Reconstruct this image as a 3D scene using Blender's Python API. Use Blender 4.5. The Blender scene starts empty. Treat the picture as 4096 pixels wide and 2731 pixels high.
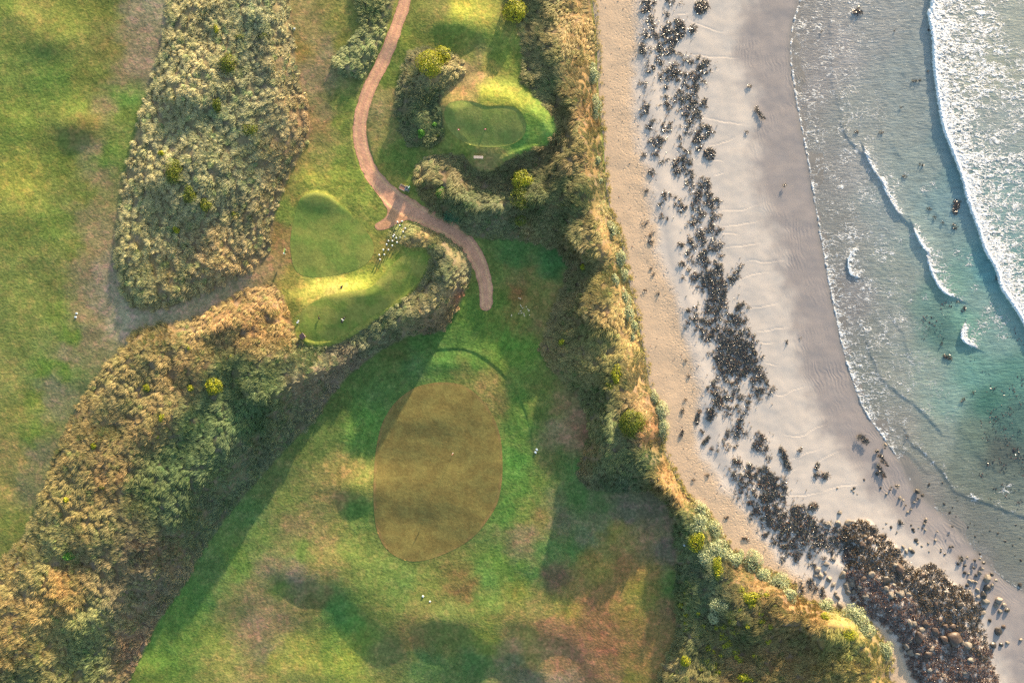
import bpy, math, random
import numpy as np
rng = np.random.default_rng(7)
random.seed(7)
sc = bpy.context.scene
COL = sc.collection
D = 120.0                 # camera height over the datum
S = 180.0 / 4096.0        # metres per survey unit at the datum
SUN_EL = math.radians(8.5)
SUN_AZ = math.atan2(0.40, 0.916)

# ------------------------------------------------------------------ noise
_pt = rng.integers(0, 256, 4096)
_ga = rng.random(256) * 2 * np.pi
_gx, _gy = np.cos(_ga), np.sin(_ga)
def pn(x, y, seed=0):
    x = np.asarray(x, float); y = np.asarray(y, float)
    xi = np.floor(x).astype(np.int64); yi = np.floor(y).astype(np.int64)
    xf = x - xi; yf = y - yi
    def g(ix, iy, dx, dy):
        h = _pt[(_pt[(ix + seed * 131) & 4095] + iy * 7 + seed * 17) & 4095]
        return _gx[h] * dx + _gy[h] * dy
    u = xf * xf * xf * (xf * (xf * 6 - 15) + 10); v = yf * yf * yf * (yf * (yf * 6 - 15) + 10)
    a = g(xi, yi, xf, yf); b = g(xi + 1, yi, xf - 1, yf)
    c = g(xi, yi + 1, xf, yf - 1); d = g(xi + 1, yi + 1, xf - 1, yf - 1)
    return (a + u * (b - a) + v * ((c + u * (d - c)) - (a + u * (b - a)))) * 1.5
def fbm(u, v, size, octs=4, seed=0, gain=0.5):
    r = 0; a = 1.0; f = 1.0 / size
    for o in range(octs):
        r = r + a * pn(u * f + 3.7 * o, v * f - 1.9 * o, seed + o)
        a *= gain; f *= 2.03
    return r
def sm(x):
    x = np.clip(x, 0, 1); return x * x * (3 - 2 * x)

# ------------------------------------------------------------------ coarse lattice for distance fields
LU0, LV0, LST = -1300.0, -1100.0, 10.0
LU = np.arange(LU0, 5500, LST); LV = np.arange(LV0, 3900, LST)
GU, GV = np.meshgrid(LU, LV)
def samp(f, u, v):
    x = np.clip((np.asarray(u, float) - LU0) / LST, 0, len(LU) - 1.001)
    y = np.clip((np.asarray(v, float) - LV0) / LST, 0, len(LV) - 1.001)
    xi = x.astype(int); yi = y.astype(int); xf = x - xi; yf = y - yi
    return ((f[yi, xi] * (1 - xf) + f[yi, xi + 1] * xf) * (1 - yf) +
            (f[yi + 1, xi] * (1 - xf) + f[yi + 1, xi + 1] * xf) * yf)
def pts(s):
    a = [float(t) for t in s.replace(';', ' ').replace(',', ' ').split()]
    return np.array(a).reshape(-1, 2)
def pts3(s):
    a = [float(t) for t in s.replace(';', ' ').replace(',', ' ').split()]
    return np.array(a).reshape(-1, 3)
def smooth_line(p, closed=False, n=6):
    p = np.asarray(p, float); out = []
    m = len(p)
    rngi = range(m) if closed else range(m - 1)
    for i in rngi:
        p1 = p[i]; p2 = p[(i + 1) % m]
        p0 = p[(i - 1) % m] if (closed or i > 0) else p1
        p3 = p[(i + 2) % m] if (closed or i < m - 2) else p2
        for k in range(n):
            t = k / n
            out.append(0.5 * ((2 * p1) + (-p0 + p2) * t + (2 * p0 - 5 * p1 + 4 * p2 - p3) * t * t + (-p0 + 3 * p1 - 3 * p2 + p3) * t ** 3))
    if not closed: out.append(p[-1])
    return np.array(out)
def seg_dist(p, closed, U=None, V=None):
    """distance field and the sign of the side (positive right of the walking direction in image space)"""
    U = GU if U is None else U; V = GV if V is None else V
    best = np.full(U.shape, 1e12); side = np.zeros(U.shape)
    n = len(p)
    for i in range(n if closed else n - 1):
        ax, ay = p[i][:2]; bx, by = p[(i + 1) % n][:2]
        dx, dy = bx - ax, by - ay; L = dx * dx + dy * dy + 1e-9
        t = np.clip(((U - ax) * dx + (V - ay) * dy) / L, 0, 1)
        ex = U - ax - t * dx; ey = V - ay - t * dy
        d = ex * ex + ey * ey
        m = d < best - 1e-6
        best = np.where(m, d, best)
        side = np.where(m, np.sign(dx * ey - dy * ex), side)
    return np.sqrt(best), side
def sdf_poly(p):
    """signed distance, positive inside"""
    d, _ = seg_dist(p, True)
    ins = np.zeros(GU.shape, bool); n = len(p)
    for i in range(n):
        x1, y1 = p[i]; x2, y2 = p[(i + 1) % n]
        if y1 == y2: continue
        c = ((y1 > GV) != (y2 > GV)) & (GU < (x2 - x1) * (GV - y1) / (y2 - y1) + x1)
        ins ^= c
    return np.where(ins, d, -d)
def shep(anc, cols, s=60.0, pw=2.0, U=None, V=None):
    U = GU if U is None else U; V = GV if V is None else V
    a = np.asarray(anc, float); W = 0; R = [0] * cols
    for r in a:
        w = 1.0 / ((U - r[0]) ** 2 + (V - r[1]) ** 2 + s * s) ** pw
        W = W + w
        for k in range(cols): R[k] = R[k] + w * r[2 + k]
    return [x / W for x in R]

# ------------------------------------------------------------------ plan of the place
TOE = smooth_line(pts("""2300,-1100 2350,-300 2368,0 2385,150 2390,300 2400,450 2412,560 2420,700 2432,800 2452,880 2480,950 2500,1050
 2520,1150 2545,1250 2575,1400 2598,1550 2640,1640 2655,1720 2650,1780 2680,1860 2715,1930 2765,2000 2830,2050 2880,2130 2960,2230 3060,2275 3130,2310
 3180,2345 3200,2395 3275,2412 3350,2440 3420,2450 3480,2500 3530,2570 3560,2640 3555,2700 3600,2800 3700,3000 3900,3900"""), n=4)
WATER = smooth_line(pts("""3300,-1100 3230,-250 3195,0 3167,110 3160,230 3183,400 3222,600 3256,800 3290,1000 3328,1200 3368,1390 3402,1500 3450,1630 3510,1720
 3560,1790 3600,1850 3625,1900 3655,1950 3700,2000 3765,2055 3830,2120 3890,2190 3950,2260 4020,2320 4110,2375 4250,2440 4500,2600 5400,3200"""), n=4)
d_, s_ = seg_dist(TOE, False); TOEF = -d_ * s_        # + towards the sea
d_, s_ = seg_dist(WATER, False); WATF = -d_ * s_      # + out to sea
DUNES = {
 'a': pts("700,-400 690,-100 640,200 560,450 495,700 478,860 455,1050 490,1190 560,1252 680,1235 860,1160 1000,1090 1080,1030 1092,960 1105,850 1160,700 1240,560 1250,500 1225,380 1190,250 1170,100 1150,-400"),
 'b': pts("1100,1130 1000,1150 900,1200 760,1275 600,1300 540,1320 500,1380 400,1480 300,1640 230,1790 170,1950 130,2060 100,2130 0,2240 -200,2400 -600,2800 -600,3300 380,3300 480,2800 560,2640 600,2560 640,2480 740,2340 800,2220 900,2080 1050,1900 1180,1760 1260,1690 1330,1580 1400,1500 1530,1400 1640,1345 1780,1325 1830,1240 1880,1130 1893,1070 1880,1020 1830,960 1760,920 1680,895 1620,885 1570,915 1560,950 1620,985 1700,995 1722,1030 1700,1100 1640,1180 1560,1240 1480,1300 1400,1350 1330,1382 1240,1385 1190,1345 1165,1260 1140,1190"),
 'c': pts("2040,-400 2030,0 2070,100 2090,200 2085,330 2150,400 2215,470 2222,520 2192,575 2100,605 2020,642 1980,682 1930,695 1895,672 1860,622 1800,612 1720,622 1665,660 1645,720 1690,800 1720,860 1800,905 1880,950 1960,962 2040,955 2150,975 2230,1000 2270,1060 2260,1120 2230,1200 2180,1330 2155,1400 2200,1480 2320,1600 2350,1660 2350,1750 2320,1850 2315,1910 2360,1950 2450,1962 2600,1965 2670,2010 2695,2100 2705,2300 2700,2550 2640,2680 2600,2900 2600,3900 4300,3900 3900,3400 3700,3000 3600,2800 3555,2700 3560,2640 3530,2570 3480,2500 3420,2450 3350,2440 3275,2412 3200,2395 3180,2345 3130,2310 3060,2275 2960,2230 2880,2130 2830,2050 2765,2000 2715,1930 2680,1860 2650,1780 2655,1720 2640,1640 2598,1550 2575,1400 2545,1250 2520,1150 2500,1050 2480,950 2452,880 2432,800 2420,700 2412,560 2400,450 2390,300 2385,150 2368,0 2350,-400"),
 'd': pts("1640,205 1700,188 1790,200 1880,255 1870,290 1805,340 1772,380 1765,430 1780,510 1778,560 1720,592 1640,590 1602,540 1582,430 1592,330"),
 'e': pts("1360,212 1332,225 1322,250 1350,300 1400,312 1460,322 1480,280 1530,170 1570,60 1605,-100 1600,-400 1400,-400 1395,-100 1430,60 1440,110 1400,160"),
}
SD = {k: sdf_poly(v) for k, v in DUNES.items()}
PLAT = sdf_poly(smooth_line(pts("1180,1190 1280,1140 1400,1130 1480,1120 1540,1050 1600,960 1650,900 1740,930 1830,985 1880,1060 1870,1130 1810,1230 1700,1300 1560,1340 1420,1400 1300,1500 1150,1600 1000,1620 950,1500 1050,1400 1150,1300"), True, 4))
NEP = sdf_poly(smooth_line(pts("1760,430 1790,390 1850,372 1900,330 2000,335 2120,380 2230,470 2240,560 2120,640 2000,680 1900,660 1820,600 1770,540"), True, 4))
HEART = smooth_line(pts("1185,1085 1162,1000 1165,930 1180,860 1198,800 1230,776 1270,770 1320,785 1360,818 1400,852 1450,905 1488,960 1495,1010 1470,1050 1420,1080 1340,1100 1250,1108"), True, 5)
CURV = smooth_line(pts("1208,1245 1300,1185 1400,1165 1480,1150 1540,1090 1600,1030 1660,1005 1700,1015 1712,1040 1700,1080 1665,1140 1600,1198 1530,1240 1450,1290 1380,1338 1310,1362 1240,1355 1202,1320"), True, 5)
NETEE = smooth_line(pts("1777,450 1795,415 1850,402 1910,415 1950,426 2010,424 2060,432 2095,470 2103,520 2080,560 2030,583 1960,590 1880,580 1820,545 1788,505"), True, 5)
GREEN = smooth_line(pts("1770,1528 1850,1540 1920,1590 1970,1660 2000,1740 2010,1830 2008,1920 1990,2010 1950,2080 1890,2150 1800,2205 1700,2240 1620,2240 1550,2200 1510,2130 1495,2030 1495,1900 1505,1790 1530,1690 1580,1610 1650,1555 1710,1535"), True, 4)
APRON = smooth_line(pts("1770,1398 1870,1400 1960,1450 2040,1530 2095,1630 2125,1740 2135,1850 2110,1960 2060,2080 1960,2170 1860,2250 1700,2290 1560,2270 1440,2180 1390,2050 1350,1900 1370,1780 1410,1660 1480,1560 1580,1470 1680,1415"), True, 4)
F_HEART, F_CURV, F_NETEE, F_GREEN, F_APRON = [sdf_poly(p) for p in (HEART, CURV, NETEE, GREEN, APRON)]
RIM = seg_dist(smooth_line(pts("1200,1355 1250,1376 1310,1372 1400,1342 1500,1275 1600,1208 1680,1128 1712,1060"), False, 4), False)[0]
NERIM = seg_dist(smooth_line(pts("2225,500 2190,572 2100,602 2010,640 1970,672"), False, 4), False)[0]
PATHC = pts3("1640,-420,24 1628,-100,24 1620,0,24 1592,90,24 1560,180,25 1520,270,26 1475,360,26 1447,450,26 1438,530,27 1455,620,28 1490,700,30 1540,760,35 1592,812,44 1660,850,38 1740,888,35 1820,932,34 1880,990,32 1920,1060,30 1940,1130,28 1946,1190,27 1943,1222,24")
PATHS = smooth_line(PATHC, False, 8)
F_PATH = seg_dist(PATHS[:, :2], False)[0]
REEF = smooth_line(pts("3380,2200 3372,2110 3440,2078 3485,2090 3512,2130 3580,2180 3620,2240 3660,2272 3740,2260 3790,2320 3850,2350 3900,2390 3925,2440 3912,2480 3940,2540 3968,2600 3970,2660 3992,2720 4020,2820 4060,3000 3800,3000 3720,2820 3655,2710 3630,2640 3600,2560 3560,2510 3480,2460 3425,2420 3405,2380 3385,2300"), True, 3)
F_REEF = sdf_poly(REEF)

BASE = shep(pts3("""0,0,2.5 300,0,2.5 0,500,2.4 350,500,2.5 0,1000,2.2 300,1000,2.2 0,1500,1.7 250,1350,2.0 150,1700,1.5 0,1950,0.9 100,1900,1.2 -300,1000,2.2 -300,2200,0.6 -300,0,2.5
 500,1150,2.2 700,1262,2.4 900,1190,2.5 1060,1060,2.7 400,1250,2.1 470,500,2.5 420,800,2.4 560,100,2.6 900,600,2.7 900,200,2.8
 1250,0,2.9 1250,300,2.9 1300,600,2.9 1140,900,2.7 1150,1080,2.7 1120,1250,2.8 1300,950,2.75 1420,1000,2.75 1400,700,2.8 1270,700,2.7
 1620,0,3.1 1440,500,2.9 1600,800,2.7 1750,890,2.2 1880,990,1.3 1930,1120,0.55 1945,1220,0.3 1700,100,3.3 1900,60,3.6 2000,180,3.5 1900,300,3.6 2000,-200,3.6 1550,400,2.9 1550,620,2.8 1650,680,2.8 1620,740,2.8 1500,860,2.8
 1830,1240,0.6 2050,1100,0.3 2150,1250,0.2 2250,1080,0.5 2050,1350,0.2 1500,1480,0.3 1755,1560,0.45 1755,1885,0.0 1700,2230,-0.5 1300,1750,0.15 1400,1600,0.2 1900,1450,0.4
 2200,1550,0.1 2250,1800,0 2200,2050,-0.1 2500,2150,0.1 2500,2350,0.1 2400,2600,-0.1 2650,2400,0.2 2200,2450,0.0 1100,2050,0.0 900,2300,-0.2 760,2500,-0.5 600,2731,-0.8 1250,2250,-0.1 1000,2600,-0.9 1200,2480,-1.0 1350,2600,-1.2 1300,2731,-1.4
 1500,2330,-0.2 1600,2500,-0.4 1800,2420,-0.35 1960,2500,-0.2 1750,2640,-1.2 1800,2731,-1.9 2050,2731,-1.7 2250,2700,-0.7 1500,2700,-1.3 2000,3200,-2 1000,3200,-2 3000,2731,0.4 3000,3300,0.4 900,1600,0.8 600,2000,0.4 300,2500,0"""), 1, s=70, pw=2.2)[0]
# gentle swales and swells of the fairways: u, v, ru, rv, height
SWELL = [(190,150,120,80,.55),(320,500,110,70,.75),(60,860,170,110,.55),(420,120,120,120,-.2),(60,520,120,90,.3),(180,1150,130,100,-.25),(60,60,70,50,.25),
 (1850,95,120,75,.9),(1260,735,120,60,.3),(1290,810,70,40,.22),(1560,150,60,90,.0),(1440,1950,110,80,.75),(1420,1740,70,60,.3),(1330,2250,90,70,.35),(1150,2300,120,90,.5),(1480,2360,170,120,.45),
 (1700,2480,220,70,.45),(1150,2440,80,60,.35),(900,2560,150,90,-.2),(1250,2700,120,60,.3),(2000,2470,140,60,.3),(2230,2250,120,90,.25),(2450,2500,160,110,.2),(2250,1700,80,80,.3),(2140,1180,60,90,.12),
 (1980,1300,90,60,.12),(2060,1560,60,120,.25),(1750,1450,170,35,.22),(600,2680,160,50,.25),(2080,150,60,60,.4)]
# height added on the dunes, and how far in from the edge they reach it: u, v, h, w
DH = [(560,900,.9,90),(600,500,.9,90),(700,100,.9,90),(800,700,2.0,120),(800,300,1.9,120),(1000,500,1.5,150),(1050,200,1.2,110),(1000,900,.8,120),(700,1150,.8,80),(1170,550,.8,90),
 (1120,1250,1.4,70),(900,1330,1.6,80),(620,1420,1.8,80),(420,1650,1.9,80),(850,1540,3.4,170),(700,1700,3.5,200),(1000,1440,3.3,190),(550,1900,3.6,210),(300,1950,2.0,90),(250,2200,2.2,110),(450,2150,3.4,210),(350,2400,3.2,200),(150,2500,2.4,140),(0,2731,2.0,140),(450,2600,1.7,140),(200,3000,2,140),
 (1300,1480,3.2,160),(1450,1400,2.9,150),(1100,1650,4.1,210),(1000,1800,4.2,210),(800,2000,4.1,210),(700,2200,3.7,200),(1700,1200,2.6,120),(1640,1000,.9,70),(1800,1120,2.5,100),(1850,1050,1.6,80),(1760,960,1.0,60),
 (1720,270,1.9,110),(1700,400,1.8,110),(1700,540,1.5,100),(1820,280,1.2,80),(1450,200,.35,50),(1540,50,.35,50),
 (2120,100,1.0,200),(2250,100,1.9,200),(2330,100,2.5,110),(2150,300,1.2,190),(2250,300,2.1,180),(2340,350,3.1,80),(2350,600,3.6,80),(2250,620,3.4,120),(2380,800,3.7,80),(2360,950,3.9,80),(2150,700,2.9,240),(2000,750,2.4,220),(1800,700,2.2,170),(1750,780,1.8,130),(2200,850,2.8,200),(2000,880,2.2,170),(1850,860,1.9,130),
 (2330,1100,1.8,140),(2430,1200,3.0,80),(2300,1350,1.6,170),(2450,1350,2.8,90),(2500,1500,3.0,90),(2380,1530,2.3,160),(2560,1620,3.4,90),(2450,1750,3.7,100),(2400,1880,3.5,100),(2560,1880,3.5,90),(2600,1760,3.9,90),(2650,1930,3.4,70),(2720,2080,2.2,70),
 (2740,2300,1.6,70),(2760,2550,1.5,70),(2900,2300,2.6,110),(3000,2450,2.6,110),(3150,2420,3.4,80),(2900,2600,1.0,150),(3200,2600,1.5,200),(3450,2600,3.4,80),(3300,2480,3.6,80),(3500,2800,3.2,90),(2900,2900,2,140),(3200,3100,1.0,140)]
DHF, DWF = shep(DH, 2, s=45, pw=2.2)
for k in SD:
    pass
SDM = np.maximum.reduce([SD[k] for k in SD])

def land_h(u, v, rough=True):
    u = np.asarray(u, float); v = np.asarray(v, float)
    wu = u + 14 * fbm(u, v, 70, 2, 5); wv = v + 14 * fbm(u, v, 70, 2, 9)
    z = samp(BASE, u, v)
    for (a, b, ru, rv, h) in SWELL:
        z = z + h * np.exp(-((u - a) / ru) ** 2 - ((v - b) / rv) ** 2)
    z = z + 0.10 * fbm(u, v, 160, 2, 21)
    toe = samp(TOEF, u, v)
    z = 0.42 + (z - 0.42) * sm((-toe) / 230)
    # raised tees
    z = z + 1.35 * sm((samp(PLAT, u, v) + 35) / 95)
    nep = samp(NEP, u, v)
    z = z + 1.45 * sm((nep + 45) / 110) - 0.07 * sm((samp(F_NETEE, u, v) + 3) / 10)
    z = z + 0.20 * np.exp(-(samp(RIM, u, v) / 9.0) ** 2) + 0.3 * np.exp(-(samp(NERIM, u, v) / 12.0) ** 2)
    z = z + 0.35 * sm((samp(F_HEART, u, v) + 12) / 24) * sm((900 - v) / 150)
    ap = samp(F_APRON, u, v)
    z = z - 0.10 * sm((ap + 5) / 12) * sm((2000 - v) / 300) + 0.04 * sm((samp(F_GREEN, u, v) + 40) / 80)
    sd = samp(SDM, wu * .5 + u * .5, wv * .5 + v * .5)
    w = samp(DWF, u, v)
    m = sm(sd / w)
    z = z + samp(DHF, u, v) * m
    if rough:
        m2 = sm(sd / 40)
        z = z + m2 * (0.42 * fbm(u, v, 150, 3, 31) + 0.06 * fbm(u, v, 26, 2, 41))
    pd = samp(F_PATH, u, v)
    z = z - 0.10 * sm((36 - pd) / 10)
    z = z - 0.55 * sm(toe / 16.0) - 0.002 * np.clip(toe, 0, 400)
    return z
def beach_h(u, v):
    u = np.asarray(u, float); v = np.asarray(v, float)
    a = samp(TOEF, u, v); b = -samp(WATF, u, v)
    t = np.clip(a, 0, 1e9) / (np.clip(a, 0, 1e9) + np.clip(b, 0, 1e9) + 1e-6)
    z = 0.42 - 1.75 * t
    z = z + 0.16 * np.exp(-((t - 0.27) / 0.05) ** 2) + 0.05 * fbm(u, v, 120, 3, 61)
    z = np.where(b < 0, -1.33 - 0.00125 * (-b) + 0.05 * fbm(u, v, 120, 3, 61), z)
    z = z - 0.55 * sm(-a / 16.0) - 0.03 * np.clip(-a - 16, 0, 150)
    rf = samp(F_REEF, u, v)
    z = z + 0.75 * sm((rf + 12) / 80) + sm((rf + 10) / 30) * 0.22 * fbm(u, v, 45, 3, 66)
    return z
def ground_h(u, v):
    return np.maximum(land_h(u, v), beach_h(u, v))
SEA_Z = -1.36
def W3(u, v, z):
    k = S * (D - z) / D
    return np.stack([(np.asarray(u, float) - 2048) * k, -(np.asarray(v, float) - 1365.5) * k, np.asarray(z, float) + 0 * np.asarray(u, float)], -1)
def at(u, v, dz=0.0):
    z = float(ground_h(np.array([u]), np.array([v]))[0]) + dz
    p = W3(np.array([u]), np.array([v]), np.array([z]))[0]
    return tuple(float(c) for c in p)

# ------------------------------------------------------------------ mesh helpers
def np_mesh(name, verts, quads=None, tris=None, attrs=None, smooth=True, mat=None):
    me = bpy.data.meshes.new(name)
    verts = np.ascontiguousarray(verts, np.float32)
    me.vertices.add(len(verts)); me.vertices.foreach_set('co', verts.ravel())
    li, ls = [], []; off = 0
    if quads is not None and len(quads):
        li.append(np.asarray(quads, np.int32).ravel()); ls.append(np.arange(len(quads), dtype=np.int32) * 4); off = len(quads) * 4
    if tris is not None and len(tris):
        li.append(np.asarray(tris, np.int32).ravel()); ls.append(off + np.arange(len(tris), dtype=np.int32) * 3)
    li = np.concatenate(li); ls = np.concatenate(ls)
    me.loops.add(len(li)); me.loops.foreach_set('vertex_index', li)
    me.polygons.add(len(ls)); me.polygons.foreach_set('loop_start', ls)
    me.update(calc_edges=True)
    if smooth: me.polygons.foreach_set('use_smooth', np.ones(len(ls), bool))
    for k, a in (attrs or {}).items():
        a = np.asarray(a, np.float32)
        if a.ndim == 1:
            at_ = me.attributes.new(k, 'FLOAT', 'POINT'); at_.data.foreach_set('value', a)
        else:
            if a.shape[1] == 3: a = np.concatenate([a, np.ones((len(a), 1), np.float32)], 1)
            at_ = me.attributes.new(k, 'FLOAT_COLOR', 'POINT'); at_.data.foreach_set('color', a.ravel())
    me.validate(verbose=False) if False else None
    if mat: me.materials.append(mat)
    return me
def link(name, me, label=None, cat=None, group=None, kind=None, parent=None, loc=None, rot=None):
    o = bpy.data.objects.new(name, me); COL.objects.link(o)
    tag(o, label, cat, group, kind)
    if parent: o.parent = parent
    if loc is not None: o.location = loc
    if rot is not None: o.rotation_euler = rot
    return o
def tag(o, label=None, cat=None, group=None, kind=None):
    if label: o['label'] = label
    if cat: o['category'] = cat
    if group: o['group'] = group
    if kind: o['kind'] = kind
def grid_mesh(name, us, vs, zf, keep=None, attrs=None, mat=None):
    U, V = np.meshgrid(us, vs)
    Z = zf(U, V)
    P = W3(U, V, Z).reshape(-1, 3)
    nv, nu = U.shape
    idx = np.arange(nu * nv).reshape(nv, nu)
    q = np.stack([idx[:-1, :-1], idx[1:, :-1], idx[1:, 1:], idx[:-1, 1:]], -1).reshape(-1, 4)
    if keep is not None:
        K = keep(U, V)
        kq = (K[:-1, :-1] | K[1:, :-1] | K[1:, 1:] | K[:-1, 1:]).ravel()
        q = q[kq]
    used = np.zeros(nu * nv, bool); used[q.ravel()] = True
    remap = np.cumsum(used) - 1
    at_ = {}
    if attrs:
        uu = U.ravel()[used]; vv = V.ravel()[used]
        at_ = attrs(uu, vv)
    return np_mesh(name, P[used], quads=remap[q], attrs=at_, mat=mat)
def poly_sheet(name, poly, dz, step=7.0, attrs=None, mat=None, zf=None, edge=None):
    """a sheet that follows the ground inside a smooth outline: rings shrinking to the middle"""
    zf = zf or ground_h
    p = np.asarray(poly, float)
    L = np.r_[0, np.cumsum(np.hypot(*np.diff(np.r_[p, p[:1]], axis=0).T))]
    n = int(L[-1] / step); t = np.linspace(0, L[-1], n, endpoint=False)
    q = np.stack([np.interp(t, L, np.r_[p[:, 0], p[0, 0]]), np.interp(t, L, np.r_[p[:, 1], p[0, 1]])], 1)
    return q, n
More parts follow.
